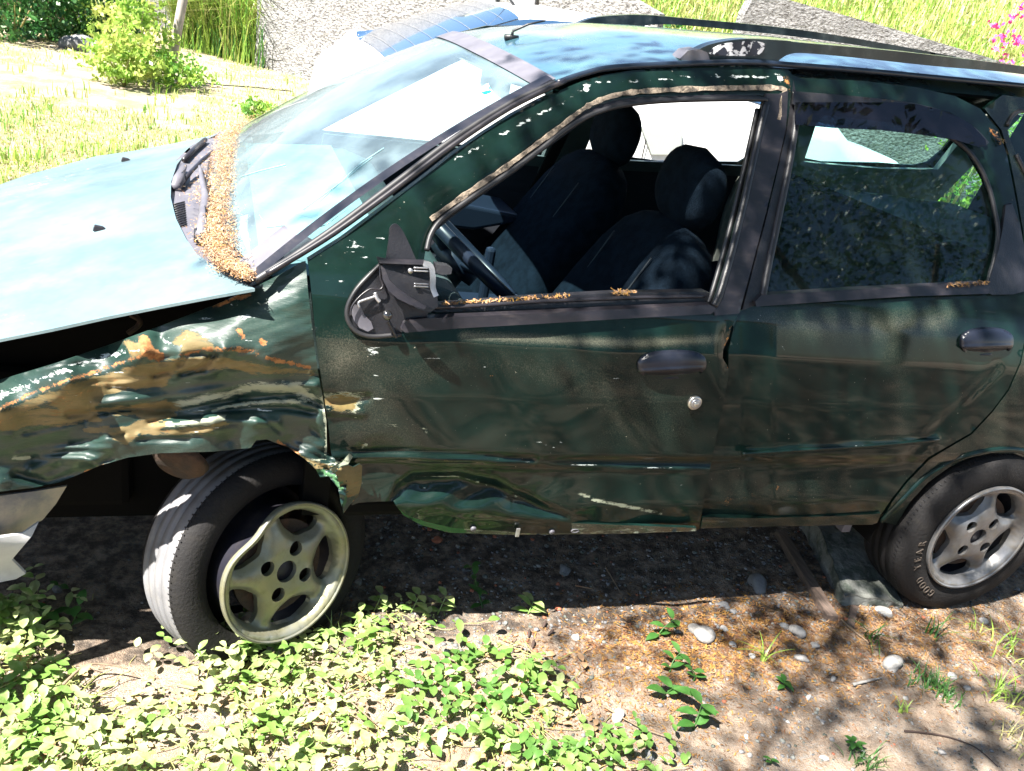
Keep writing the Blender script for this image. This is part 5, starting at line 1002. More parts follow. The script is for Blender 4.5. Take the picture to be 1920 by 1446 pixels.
# ---------------------------------------------------------------- plants
def leafV(V, F, p, d, up, L, W, fold=.25, curl=.2):
    d = d.normalized(); s_ = d.cross(up); s_ = s_.normalized() if s_.length > 1e-5 else Vector((1, 0, 0)); n = s_.cross(d).normalized(); k = len(V)
    for t, w_, c in ((0, .08, 0), (.22, .72, .02), (.5, 1., 0), (.78, .68, -.35), (1., .0, -1.)):
        q = p+d*(L*t)+n*(c*curl*L*.5); ww = W*w_*.5
        if t in (0,): V.append(tuple(q)); continue
        if t == 1.: V.append(tuple(q)); continue
        V += [tuple(q-s_*ww+n*fold*ww), tuple(q), tuple(q+s_*ww+n*fold*ww)]
    # indices: k ; k+1..3 ; k+4..6 ; k+7..9 ; k+10
    F += [(k, k+2, k+1), (k, k+3, k+2), (k+1, k+2, k+5, k+4), (k+2, k+3, k+6, k+5), (k+4, k+5, k+8, k+7), (k+5, k+6, k+9, k+8), (k+7, k+8, k+10), (k+8, k+9, k+10)]
def rnd_dir(el0, el1, az=None):
    az = random.uniform(0, 6.283) if az is None else az; e = random.uniform(el0, el1); return Vector((math.cos(az)*math.cos(e), math.sin(az)*math.cos(e), math.sin(e)))
def creeper_patch(name, samples, hmax, L0, L1, m, lab, cat='ground cover', stems=True):
    V, F = [], []
    for (x, y, hk) in samples:
        z0 = float(gz(x, y)); h = random.uniform(.2, 1)*hmax*hk; az = random.uniform(0, 6.28); p = Vector((x, y, z0+h))
        L = random.uniform(L0, L1)
        for a_ in (az, az+math.pi+random.uniform(-.4, .4))[:random.choice((1, 2, 2))]:
            leafV(V, F, p, rnd_dir(-.4, .5, a_), Vector((0, 0, 1)), L*random.uniform(.8, 1.1), L*.55*random.uniform(.85, 1.15), .25, random.uniform(-.2, .6))
    o = raw(name, V, F, m, None, True); sv = ([], [])
    if stems:
        for (x, y, hk) in samples[::6]:
            z0 = float(gz(x, y)); P = [Vector((x, y, z0+.004))]; a_ = random.uniform(0, 6.28)
            for i in range(5): a_ += random.uniform(-.5, .5); P.append(P[-1]+Vector((math.cos(a_)*.02, math.sin(a_)*.02, hmax*hk*.22*random.uniform(-.3, 1))))
            tube('', P, .0011, None, None, 4, join=sv)
        b = len(V); me = o.data; V2 = V+sv[0]; F2 = F+[tuple(i+b for i in f) for f in sv[1]]; bpy.data.objects.remove(o); o = raw(name, V2, F2, [m, 'drygrass'], None, True, mats=[0]*len(F)+[1]*len(sv[1]))
    return tag(o, lab, cat, kind='stuff')
def sample_px(n, dens):
    out = []
    while len(out) < n:
        px, py = random.uniform(-80, 1330), random.uniform(1080, 1530)
        if random.random() < dens(px, py): P = gp(np.array(px), np.array(py)); out.append((P[0], P[1], 1. if random.random() > .3 else 1.4))
    return out
def dens(px, py):
    top = np.interp(px, [-80, 0, 60, 150, 250, 330, 420, 520, 640, 700, 760, 900, 960, 1040, 1100, 1330], [1150, 1155, 1185, 1262, 1285, 1255, 1190, 1215, 1185, 1130, 1122, 1160, 1200, 1250, 1360, 1400])
    d = np.clip((py-top)/22, 0, 1); d *= np.interp(px, [-80, 500, 900, 1040, 1180, 1330], [1, .95, .55, .28, .10, .0]); nse = .5+1.6*float(hnoise(np.array(px/330.), np.array(py/200.), 11, 3)); d *= np.clip(nse+.25, .06, 1)
    if 150 < px < 360 and py < 1330: d *= .35
    return d
creeper_patch('creeping_plant', sample_px(620, dens), .034, .012, .038, 'creeper', 'mat of pale green creeping plants with small oval leaves across the lower left')
creeper_patch('small_weeds', sample_px(1500, dens), .022, .006, .014, 'creeper', 'tiny pale leaves of low weeds between the larger creeper leaves')
creeper_patch('dead_leaves', sample_px(260, lambda px, py: max(dens(px, py), .25*(py > 1220 and px < 1150))), .012, .014, .034, 'deadleaf', 'dry brown and tan dead leaves lying among the creepers', 'dead leaves', stems=False)
creeper_patch('creeping_plant', sample_px(200, lambda px, py: dens(px, py)*(py > 1180)), .055, .028, .042, 'creeper', 'larger fresh green oval leaves standing above the creeping mat')
creeper_patch('creeping_plant', sample_px(120, lambda px, py: float(np.exp(-((px-860)/150)**2-((py-1310)/70)**2))), .05, .025, .042, 'creeper2', 'darker green leafy creeper in the middle of the pale mat')
creeper_patch('creeping_plant', sample_px(80, lambda px, py: float(np.exp(-((px-1120)/110)**2-((py-1420)/35)**2))), .04, .02, .034, 'creeper2', 'dark green leafy runner at the bottom centre beside the stones')
creeper_patch('creeping_plant', sample_px(170, lambda px, py: float(np.exp(-((px-330)/1)**2)) if False else float(np.exp(-((px-440)/85)**2-((py-1240)/32)**2))), .075, .022, .036, 'creeper', 'bushy green creeper growing against the foot of the front tyre')
creeper_patch('creeping_plant', sample_px(130, lambda px, py: float(np.exp(-((px-20)/70)**2-((py-1180)/35)**2))), .075, .022, .04, 'creeper', 'leafy weeds in the sun at the left edge ahead of the front tyre')

def sprout(px, py, stem_px, leaves, m, lab, group='young leafy plants on the soil', Lp=30, tall=.05, cat='plant', name='young_plant'):
    """an individual small plant: stem_px = list of photo points along its stem, leaf pairs along it"""
    P0 = gp(np.array(float(px)), np.array(float(py))); root = thing(name, lab, cat, tuple(P0), group); n = len(stem_px); L = np.array(smooth_line([(px, py)]+stem_px, 4), float); k = len(L)
    hz = np.linspace(0, tall, k); P = np.array([on_z(np.array(a), np.array(b), float(P0[2])+h) for (a, b), h in zip(L, hz)])-P0
    st = tube('stem', [tuple(q) for q in P], list(np.linspace(.0022, .001, k)), m, None, 6); st.parent = root
    sc_ = np.dot(P0-CAM, _f)/FPX; V, F = [], []
    for i in range(leaves):
        t = (i+1)/leaves; j = int(t*(k-1)); az = i*2.4+random.uniform(-.4, .4)
        for a_ in (az, az+math.pi): leafV(V, F, Vector(P[j]), rnd_dir(.0, .6, a_), Vector((0, 0, 1)), Lp*sc_*random.uniform(.75, 1.1), Lp*sc_*.5*random.uniform(.9, 1.1), .2, .4)
    lf = raw('leaves', V, F, m, None, True); lf.parent = root; return root
sprout(905, 1140, [(895, 1100), (885, 1062)], 5, 'sprout', 'upright leafy weed in the shade beside the front door bottom', Lp=24, tall=.06)
sprout(990, 1152, [(995, 1140), (1000, 1128)], 3, 'creeper', 'light green star shaped sprout at the shadow edge', Lp=32, tall=.03)
sprout(1232, 1196, [(1242, 1180), (1262, 1162)], 3, 'sprout', 'sprout with paired leaves at the edge of the brown litter', Lp=30, tall=.05)
sprout(1255, 1262, [(1262, 1240), (1275, 1225)], 3, 'sprout', 'leafy sprout standing on the brown litter mat', Lp=27, tall=.04)
sprout(1240, 1312, [(1250, 1300), (1262, 1290)], 2, 'sprout', 'sprout with long leaves on bright sand', Lp=44, tall=.04)
sprout(1300, 1368, [(1308, 1345), (1316, 1320)], 3, 'sprout', 'tallest green sprout in the shaded sand', Lp=42, tall=.06)
sprout(1300, 1278, [(1303, 1268), (1300, 1258)], 2, 'sprout', 'small leafy sprout right of the litter mat', Lp=24, tall=.03)
sprout(1472, 1288, [(1471, 1283), (1472, 1279)], 3, 'sprout', 'bright green rosette below the white stones', Lp=24, tall=.02)
sprout(1605, 1402, [(1603, 1396), (1600, 1392)], 4, 'sprout', 'low green weed near the bottom right of the sand', Lp=20, tall=.03)
sprout(130, 1180, [(140, 1160), (148, 1135)], 3, 'sprout', 'tall dark green weed in the shade at the left', Lp=34, tall=.07)
sprout(100, 1160, [(95, 1152), (88, 1148)], 2, 'sprout', 'dark green weed left of the tall shaded weed', Lp=36, tall=.05)
sprout(115, 1105, [(112, 1102), (110, 1098)], 2, 'sprout', 'tiny weed in the deep shade ahead of the tyre', Lp=20, tall=.02)
sprout(452, 1228, [(456, 1190), (458, 1148)], 4, 'creeper', 'creeper shoot climbing in front of the muddy rim', Lp=24, tall=.10)
sprout(1446, 1432, [(1446, 1428), (1446, 1424)], 2, 'sprout', 'tiny weed in the sand near the bottom', Lp=16, tall=.02)
for i, (x, y, lab) in enumerate(((700, 1148, 'creeper shoot arching over the shadow edge behind the front wheel'), (770, 1150, 'leafy shoot rising at the shadow edge'), (820, 1152, 'small leafy shoot right of the arching creeper'), (660, 1180, 'low shoot behind the rim'))):
    sprout(x, y, [(x+8, y-16), (x+16, y-34)], 3, 'creeper', lab, Lp=30, tall=.05)

def grass_tuft(px, py, n, L, spread, m, lab, bend=.6, W=.0022, group='grass tufts on the soil', name='grass_tuft', P0=None, kindm=None, az0=None):
    P0 = gp(np.array(float(px)), np.array(float(py))) if P0 is None else np.array(P0, float); V, F = [], []
    for i in range(n):
        az = random.uniform(0, 6.28) if az0 is None else az0+random.uniform(-1, 1); b = Vector((random.gauss(0, spread), random.gauss(0, spread), 0)); l = L*random.uniform(.5, 1.1); o_ = Vector((math.cos(az), math.sin(az), 0)); s_ = Vector((-math.sin(az), math.cos(az), 0)); k = len(V); bd = bend*random.uniform(.4, 1.4); N_ = 6
        for j in range(N_+1):
            t = j/N_; p = b+o_*(l*bd*t*t)+Vector((0, 0, 1))*(l*(t-.45*bd*t*t)); w_ = W*(1-t**2)+.0002; V += [tuple(p-s_*w_), tuple(p+s_*w_)]
        F += [(k+2*j, k+2*j+1, k+2*j+3, k+2*j+2) for j in range(N_)]
    o = raw(name, V, F, m, None, True); o.location = P0; return tag(o, lab, 'grass', group)
grass_tuft(625, 1195, 7, .08, .006, 'creeper', 'thin upright grass blades beside the muddy rim', .3)
grass_tuft(1430, 1240, 7, .10, .006, 'grass', 'arching grass blades left of the white oval stone', .9)
grass_tuft(1632, 1200, 9, .10, .008, 'sprout', 'arching grass blades right of the concrete block', 1.1)
grass_tuft(1748, 1190, 9, .11, .010, 'sprout', 'tall curving grass blades in front of the rear tyre', .8)
grass_tuft(1740, 1285, 60, .06, .025, 'sprout', 'dense dark grass tuft in the sand below the rear wheel', .8, .0016)
grass_tuft(1775, 1305, 40, .05, .02, 'sprout', 'smaller dark grass tuft beside the white pebbles', .8, .0016)
grass_tuft(1690, 1335, 14, .04, .008, 'grass', 'small bright grass tuft on the lower sand', .8, .0014)
grass_tuft(1880, 1310, 40, .07, .03, 'grass', 'pale grass tuft at the right edge', .9, .0018)
grass_tuft(1825, 1180, 12, .07, .012, 'grass', 'short yellow green blades below the rear tyre', 1, .0016)
grass_tuft(1890, 1225, 16, .10, .03, 'grass', 'leaning yellow grass at the right edge below the tyre', 1.2, .002)
grass_tuft(1625, 1430, 50, .045, .02, 'sprout', 'low dark grass clump at the bottom right', .8, .0014)
grass_tuft(1905, 1400, 30, .07, .03, 'drygrass', 'dry grass wisps in the lower right corner', 1, .0016)

# ================================================================== shade tree over the rear of the car and what stands behind the photographer
tree = thing('shade_tree', 'spreading tree whose leafy crown throws dappled shade over the rear of the green car', 'tree', (-2.6, -3.6, 0))
def limb(name, pts, r0, r1, parent=None):
    L = smooth_line(pts, 5); return tube(name, [Vector(p) for p in L], list(np.linspace(r0, r1, len(L))), 'bark', parent if parent else tree, 10)
trunk = limb('trunk', [(-2.6, -3.6, -.1), (-2.5, -3.5, .8), (-2.55, -3.3, 1.7), (-2.3, -3.0, 2.6)], .19, .13)
LM = [[(-2.3, -3.0, 2.55), (-1.7, -2.3, 3.2), (-.9, -1.5, 3.7), (-.2, -.9, 4.1), (.6, -.5, 4.4), (1.6, -.2, 4.6)], [(-1.7, -2.3, 3.2), (-1.0, -2.6, 3.7), (0, -2.9, 4.1), (1.2, -3.1, 4.4), (2.3, -3.3, 4.5)],
      [(-2.3, -3.0, 2.55), (-1.6, -3.4, 3.6), (-.6, -3.6, 4.4), (.8, -3.5, 4.8)], [(-2.3, -3., 2.55), (-3.2, -3.4, 3.6), (-4.0, -3.8, 4.3)], [(.6, -.5, 4.4), (1.2, .3, 4.8), (2.0, .9, 4.9)]]
for i, q in enumerate(LM): limb('branch', q, .06 if i in (2, 3) else .015, .006)
def cover(X, Y):  # leaf cover shaped by wanted shade, widened behind the camera to darken the doors
    edge = np.interp(Y, [-8, -.9, -.3, .12, .30, .55, .8], [.2, 1.0, 1.1, .88, .95, 1.15, 2.0])
    a = np.clip((X-edge-.18*hnoise(X*.9, Y*.9, 31, 2))/.9, 0, 1)
    a = a*np.interp(Y, [-8, -4, -.9, -.6, -.25, .0, .12, 2.0, 2.6], [0, .7, .95, .60, .50, .66, 1.0, .9, 0])
    return a*(.55+.6*(hnoise(X*1.5+4, Y*2.2, 33, 3) > -.22))
def leaves_at(P, per, rad, L, W):
    n = len(P)*per; C0 = np.repeat(P, per, 0)+rng.normal(0, rad, (n, 3))*np.array([1, 1, .6]); d = rng.normal(0, 1, (n, 3)); d /= np.linalg.norm(d, axis=1)[:, None]; e = rng.normal(0, 1, (n, 3)); e[:, 2] *= .4; e = np.cross(d, e); e /= np.linalg.norm(e, axis=1)[:, None]+1e-9
    l = L*rng.uniform(.6, 1.2, n)[:, None]; w_ = W*rng.uniform(.6, 1.2, n)[:, None]; V = np.stack([C0-d*l/2, C0+e*w_/2, C0+d*l/2, C0-e*w_/2], 1).reshape(-1, 3); F = (np.arange(n)[:, None]*4+np.arange(4)).tolist(); return V, F
cl_ = []
while len(cl_) < 2000:
    X, Y = random.uniform(.5, 6.0), random.uniform(-6.5, 2.6)
    if random.random() < float(cover(np.array(X), np.array(Y))): Z = random.uniform(3.4, 5.4); cl_.append((X-.6*Z, Y-.25*Z, Z))
ex = []
V, F = leaves_at(np.array(cl_+ex), 30, .13, .085, .042); raw('crown', V, F, 'treeleaf', tree, False)
t2 = thing('roadside_tree', 'second leafy tree standing behind the photographer to the right, mirrored in the rear side window', 'tree', (6.2, -4.6, 0))
limb('trunk', [(6.2, -4.6, -.1), (6.1, -4.5, 1.2), (5.8, -4.2, 2.2), (5.4, -3.6, 3.0)], .17, .09, t2); limb('branch', [(5.4, -3.6, 3.0), (4.8, -2.8, 3.5), (4.0, -2.2, 4.0)], .07, .02, t2); limb('branch', [(5.8, -4.2, 2.2), (5.9, -3.2, 3.2), (6.0, -2.4, 4.2)], .06, .02, t2); limb('branch', [(4.8, -2.8, 3.5), (4.2, -3.4, 3.6), (3.4, -3.6, 3.4)], .04, .015, t2)
P = rng.normal(0, 1, (460, 3)); P /= np.linalg.norm(P, axis=1)[:, None]; P *= rng.uniform(.3, 1, 460)[:, None]**.5; P = P*np.array([2.3, 1.6, 1.5])+np.array([4.9, -2.9, 3.7]); P = P[hnoise(P[:, 0]*.8, P[:, 1]+P[:, 2]*.8, 17, 3) > -.12]; V, F = leaves_at(P, 70, .17, .05, .028); raw('crown', V, F, 'treeleaf', t2, False)
# blue house behind the photographer, seen only in reflections
hs = thing('blue_house', 'plain pale blue rendered house with a tiled roof behind the photographer', 'house', (3, -10, 0))
box('wall', (-3, -14, 0), (9, -10, 2.9), mat('blue_render', (.16, .42, .62), .9, var=.2), hs, .02); prism('roof', [(-3.4, 2.9), (9.4, 2.9), (9.0, 3.3), (-3.0, 3.3)], -14.4, -9.6, mat('roof_tile', (.35, .12, .07), .9, var=.3), hs, .03)
box('door', (1.0, -10.04, 0), (1.9, -9.98, 2.1), 'wood', hs, .01); 
for x in (3.2, 6.2): wf_ = box('window', (x, -10.05, 1.0), (x+1.2, -9.98, 2.0), 'trimlight', hs, .01); box('pane', (x+.06, -10.0, 1.06), (x+1.14, -9.97, 1.94), 'wcglass', wf_, 0)

# ================================================================== white hatchback parked beyond
wc = thing('white_hatchback', 'white hatchback parked behind the wrecked green car, overexposed in the sun', 'car', (2.75, 3.7, 0))
YC = 3.72
ST = [(.80, .38, .60, .66, .60), (.83, .30, .78, .84, .70), (.90, .26, .88, .93, .74), (1.06, .24, .92, 1.00, .76), (1.30, .22, .94, 1.14, .77), (1.55, .20, .95, 1.27, .78), (1.78, .20, .95, 1.365, .78), (2.2, .20, .95, 1.405, .79), (2.7, .20, .94, 1.405, .79), (3.0, .20, .94, 1.36, .79), (3.3, .20, .93, 1.22, .79), (3.62, .20, .93, 1.05, .79), (3.80, .20, .92, .985, .79), (4.1, .20, .88, .96, .78), (4.4, .22, .82, .92, .76), (4.58, .26, .74, .84, .72), (4.68, .34, .62, .68, .62)]
ST = np.array(ST); ST[:, 1:4] += .03; ST[3:13, 2] += .15; ST[:, 3] += .0; xs = np.linspace(.80, 4.68, 90); ST = np.stack([xs]+[np.interp(xs, ST[:, 0], ST[:, k]) for k in range(1, 5)], 1)
def section(x, zb, zm, zt, wd):
    gh = max(0., zt-zm); sl = min(1, gh/.4)*.20; top = zt
    return [(wd*.90, zb), (wd*.97, zb+.05), (wd, min(.55, zm-.1)), (wd*.99, zm-.10), (wd*.96, zm), (wd*.96-sl*.55-.01, zm+gh*.55), (wd*.96-sl-.02, zm+gh*.93), (wd*.96-sl-.10, top), (wd*.45, top+.015), (0, top+.02)]
SV, SF = [], []
for x, zb, zm, zt, wd in ST:
    s_ = section(x, zb, zm, zt, wd); full = [(YC-y, z) for y, z in s_]+[(YC+y, z) for y, z in s_[:-1][::-1]]; SV += [(x, y, z) for y, z in full]
ms = 19
for i in range(len(ST)-1):
    for j in range(ms-1): a_ = i*ms+j; SF.append((a_, a_+1, a_+ms+1, a_+ms))
SF.append(tuple(range(ms))[::-1]); SF.append(tuple((len(ST)-1)*ms+j for j in range(ms)))
raw('body', SV, SF, 'white', wc, True)
def wpt(x, j, off=.004):
    zb, zm, zt, wd = [np.interp(x, ST[:, 0], ST[:, k]) for k in range(1, 5)]; s_ = section(x, zb, zm, zt, wd); full = [(YC-y, z) for y, z in s_]+[(YC+y, z) for y, z in s_[:-1][::-1]]; j0 = int(j); f = j-j0; a_, b_ = full[j0], full[min(j0+1, ms-1)]; return (x, a_[0]*(1-f)+b_[0]*f, a_[1]*(1-f)+b_[1]*f)
def wpanel(nm, x0, x1, j0, j1, m, off, nu=12, nv=10, par=None):
    V = []
    for i in range(nu+1):
        for k in range(nv+1): p = wpt(x0+(x1-x0)*i/nu, j0+(j1-j0)*k/nv); c_ = Vector((p[0], p[1], p[2]))-Vector((2.7 if abs(p[0]-2.7) < .95 else (1.78 if p[0] < 1.8 else 3.0), YC, .7)); c_.normalize(); V.append(tuple(Vector(p)+c_*off))
    return raw(nm, V, [(i*(nv+1)+k, i*(nv+1)+k+1, (i+1)*(nv+1)+k+1, (i+1)*(nv+1)+k) for i in range(nu) for k in range(nv)], m, par or wc)
rwd = wpanel('rear_window', 1.10, 1.76, 6.2, 11.8, 'wcglass', .010); 
for k in range(7): wpanel('defogger_line', 1.16+k*.085, 1.1618+k*.085, 6.6, 11.4, 'stonegrey', .014, 1, 12, rwd)
wpanel('windshield', 3.03, 3.76, 6.2, 11.8, 'wcglass', .010)
wpanel('side_window', 1.60, 2.48, 4.45, 6.0, 'wcglass', .008); wpanel('side_window', 2.58, 3.30, 4.45, 6.0, 'wcglass', .008)
for x0 in (2.54,): raw('door_seam', [(x0, YC-.795, z) for z in (.25, .5, .9)]+[(x0+.008, YC-.795, z) for z in (.25, .5, .9)], [(0, 1, 4, 3), (1, 2, 5, 4)], 'rubber', wc, False)
P = [on_y(np.array(float(a_)), np.array(float(b_)), YC-.80) for a_, b_ in ((1203, 238), (1216, 243), (1226, 252), (1262, 250), (1274, 240), (1279, 245), (1277, 290), (1222, 290))]
raw('door_handle', [tuple(p) for p in P]+[tuple(p+[0, .02, 0]) for p in P], [tuple(range(8))]+[(i, (i+1) % 8, (i+1) % 8+8, i+8) for i in range(8)], mat('shaded_white_plastic', (.42, .46, .44), .5), wc, False)
tube('antenna', [(1.9, YC, 1.42), (1.87, YC, 1.45), (1.60, YC, 1.66)], [.012, .006, .003], 'plastic', wc, 6)
for x in (1.45, 4.0):
    for y, s_ in ((YC-.76, -1), (YC+.76, 1)):
        V, F, _, _ = lathe([(.18, .0), (.2, .01), (.29, -.01), (.3, -.05), (.3, -.15), (.2, -.17)], 36, (x, y, .29), (0, s_, 0)); wt = raw('wheel', V, F, 'tyre', wc); V, F, _, _ = lathe([(0, -.01), (.1, -.005), (.18, -.005), (.185, .01), (.2, .0)], 30, (x, y, .29), (0, s_, 0)); raw('wheel_cover', V, F, 'alloy', wt)
    V = [(x+.36*math.cos(t), YC-.795, .30+.36*math.sin(t)) for t in np.linspace(0, math.pi, 17)]+[(x+.30*math.cos(t), YC-.797, .30+.30*math.sin(t)) for t in np.linspace(0, math.pi, 17)]; raw('wheel_arch', V, [(i, i+1, i+18, i+17) for i in range(16)], 'rubber', wc, False)
sh = wpanel('headlight', 4.42, 4.62, 2.6, 4.2, 'trimlight', .006, 4, 4)

# ================================================================== walls, posts, bank, plants beyond
def wall_mat(name, a, b, jw=.45):
    m = mat(name, a, .95, col2=b, vscale=26, sharp=(.48, .62), bump=1.0, bscale=22, stretch=(1, 1, 1.8)); n = m.node_tree.nodes; l = m.node_tree.links; p = n['Principled BSDF']
    src = p.inputs['Base Color'].links[0].from_socket; tc = n.new('ShaderNodeTexCoord'); no = n.new('ShaderNodeTexNoise'); no.inputs['Scale'].default_value = 9; no.inputs['Detail'].default_value = 10; no.inputs['Roughness'].default_value = .8; mp = n.new('ShaderNodeMapping'); mp.inputs['Scale'].default_value = (1, 1, 3.2); l.new(tc.outputs['Object'], mp.inputs[0]); l.new(mp.outputs[0], no.inputs['Vector'])
    r = n.new('ShaderNodeMapRange'); r.inputs[1].default_value = .56; r.inputs[2].default_value = .64; l.new(no.outputs['Fac'], r.inputs[0]); x = n.new('ShaderNodeMix'); x.data_type = 'RGBA'; l.new(r.outputs[0], x.inputs[0]); l.new(src, x.inputs[6]); x.inputs[7].default_value = (b[0]*.5, b[1]*.5, b[2]*.5, 1); l.new(x.outputs[2], p.inputs['Base Color'])
    for nd in n:
        if nd.type == 'BUMP': nd.inputs['Distance'].default_value = .05
    return m
M['wallm'] = wall_mat('rough_cast_render', (.25, .245, .24), (.085, .08, .08)); M['wallg'] = wall_mat('grey_rough_render', (.24, .235, .23), (.10, .095, .09))
def wall(name, p0, p1, top, m, label, th=.15, seed=0, base=-.1):
    """top: list of (fraction along, height)"""
    p0 = np.array(p0, float); p1 = np.array(p1, float); Lg = np.linalg.norm(p1-p0); d = (p1-p0)/Lg; nn = np.array([-d[1], d[0]]); o_ = [(0, base)]+[(Lg, base)]+[(f*Lg, h) for f, h in top[::-1]]
    vv, F = tessellate(o_, [], .14); q = .012*hnoise(vv[:, 0]*.9, vv[:, 1]*1.1, seed, 4)+.006*rng.normal(0, 1, len(vv)); P = np.stack([p0[0]+d[0]*vv[:, 0]-nn[0]*q, p0[1]+d[1]*vv[:, 0]-nn[1]*q, vv[:, 1]], 1); N = len(P); bk = P+np.array([nn[0], nn[1], 0])*th; ed = {}
    for f in F:
        for e in ((f[0], f[1]), (f[1], f[2]), (f[2], f[0])): ed[e] = 1
    Fs = [tuple(f) for f in F]+[tuple(f[::-1]+N) for f in F]+[(p, p+N, q_+N, q_) for (p, q_) in ed if (q_, p) not in ed]
    return tag(raw(name, np.vstack([P, bk]), Fs, m, None, False), label, 'wall')
A0 = g2(477, 123); A1 = np.array([4.45, 7.0])
wa_ = wall('rendered_wall', A0, A1, [(0, 2.9), (.72, 2.7), (.80, 1.95), (.86, 1.78), (1, 1.55)], 'wallm', 'long rough cast pale wall behind the white car, its top broken down at the right', seed=3)
wall('rendered_wall', (5.40, 7.0), (11.5, 6.6), [(0, 1.70), (.015, 2.0), (.04, 1.92), (.3, 1.84), (.62, 1.70), (1, 1.3)], 'wallg', 'grey rough cast wall with a sloping top seen above the roof rails', seed=5)
wall('rendered_wall', (-2.2, 14.6), (.4, 14.2), [(0, 2.6), (1, 2.6)], 'wallm', 'pale rendered wall far behind the leaning post', seed=6)
wall('dark_backing_wall', (-6, 12.4), (-1.5, 13.2), [(0, 2.6), (1, 2.6)], mat('added_brown_wall', (.13, .08, .06), .95, var=.5, vscale=4), 'added brown wall that keeps the background dark behind the foliage', seed=7)  # wall added only to keep the background behind the shrubs dark
pa, pb = g2(176, 55), g2(203, 62); o = box('metal_sheet', (0, -.03, 0), (.42, .03, 1.5), mat('grey_metal_sheet', (.28, .30, .33), .6, var=.3), None, .005); o.location = (pa[0]-.1, 11.9, 0); tag(o, 'upright grey sheet at the edge of the dark foliage', 'panel')
o = box('orange_board', (-.22, -.03, 0), (.22, .03, .35), mat('orange_board', (.55, .14, .05), .8, var=.3), None, .01); o.location = (*on_y(np.array(72.), np.array(0.), 11.8)[:2], .55); tag(o, 'orange red board above the dark foliage at the top left', 'board')
pw = g2(316, 150); tag(tube('wooden_post', [(pw[0], pw[1], 0), (pw[0]+.13, pw[1], .8), (pw[0]+.28, pw[1], 1.7)], [.050, .047, .045], mat('grey_post', (.36, .32, .30), .9, var=.3), None, 10), 'grey leaning wooden post between the bush and the tall grass', 'post')
def panel_on_wall(px0, px1, py, lab):
    A_ = np.array([A0[0], A0[1]]); d_ = (A1-A_)/np.linalg.norm(A1-A_); nn_ = np.array([-d_[1], d_[0]])
    def hit(px, py): d = ray(np.array(float(px)), np.array(float(py))); t = ((A_-CAM[:2])@nn_-.06)/(d[:2]@nn_); return CAM+d*t
    p, q = hit(px0, py), hit(px1, py); V = [tuple(p), tuple(q), (q[0], q[1], q[2]+.5), (p[0], p[1], p[2]+.5)]; V += [(x+.03*nn_[0], y+.03*nn_[1], z) for x, y, z in V]; tag(raw('grey_sheet', V, [(0, 1, 2, 3), (7, 6, 5, 4), (0, 4, 5, 1), (1, 5, 6, 2), (2, 6, 7, 3), (3, 7, 4, 0)], mat('grey_sheet', (.16, .16, .17), .7), None, False), lab, 'sheet')
panel_on_wall(884, 926, 21, 'grey sheet on the pale wall next to the white car antenna'); panel_on_wall(955, 1002, 9, 'smaller grey sheet on the pale wall right of the antenna')

def blades(name, P, L, W, mats_, lab, cat='grass', lean=.5, kind='stuff', clumpdir=None):
    n = len(P); az = rng.uniform(0, 6.28, n); l = L*rng.uniform(.5, 1.25, n); ln = rng.uniform(.1, 1, n)*lean; dx = np.cos(az); dy = np.sin(az); sx, sy = -dy, dx; w_ = W*rng.uniform(.6, 1.3, n); V = np.zeros((n, 5, 3))
    V[:, 0] = P-np.stack([sx, sy, 0*sx], 1)*w_[:, None]; V[:, 1] = P+np.stack([sx, sy, 0*sx], 1)*w_[:, None]; mid = P+np.stack([dx*l*ln*.3, dy*l*ln*.3, l*.6], 1); V[:, 2] = mid+np.stack([sx, sy, 0*sx], 1)*w_[:, None]*.7; V[:, 3] = mid-np.stack([sx, sy, 0*sx], 1)*w_[:, None]*.7; V[:, 4] = P+np.stack([dx*l*ln, dy*l*ln, l*(1-.45*ln)], 1)
    F = []; 
    for i in range(n): k = 5*i; F += [(k, k+1, k+2, k+3), (k+3, k+2, k+4)]
    o = raw(name, V.reshape(-1, 3), F, mats_, None, False, mats=np.repeat(rng.integers(0, len(mats_), n), 2)); return tag(o, lab, cat, kind=kind)
# lawn beyond the car
n_ = 34000; py_ = rng.uniform(60, 420, n_); px_ = rng.uniform(-120, 780, n_); P = on_z(px_, py_, 0*px_); k = (P[:, 1] > 1.75) & (P[:, 1] < 14) & (hnoise(P[:, 0]*.35, P[:, 1]*.22, 21, 4) > -.18); P = P[k]; P[:, 2] = gz(P[:, 0], P[:, 1]); blades('lawn_grass', P, .035, .004, ['drygrass', 'bush', 'drygrass'], 'short dry sunlit grass in patches behind the cars', lean=1.2)
n_ = 6000; py_ = rng.uniform(70, 400, n_); px_ = rng.uniform(-120, 780, n_); P = on_z(px_, py_, 0*px_); k = (P[:, 1] > 2) & (P[:, 1] < 13) & (hnoise(P[:, 0]*1.1, P[:, 1]*.7, 41, 3) > .22); P = P[k]; P[:, 2] = gz(P[:, 0], P[:, 1]); blades('lawn_weeds', P, .12, .006, ['drygrass', 'grass', 'bush'], 'taller bleached tufts scattered over the dry lawn', lean=.9)
n_ = 5000; x = rng.uniform(-1, 9, n_); y = rng.uniform(1.8, 6.8, n_); blades('lawn_grass', np.stack([x, y, gz(x, y)], 1), .06, .004, ['grass', 'drygrass'], 'thin grass around the white car', lean=1)
n_ = 3000; x = rng.uniform(7.2, 10.5, n_); y = 6.65-rng.exponential(.18, n_); blades('weeds', np.stack([x, y, gz(x, y)], 1), .25, .008, ['grass', 'bush'], 'yellow green weeds along the foot of the grey wall', lean=.8)
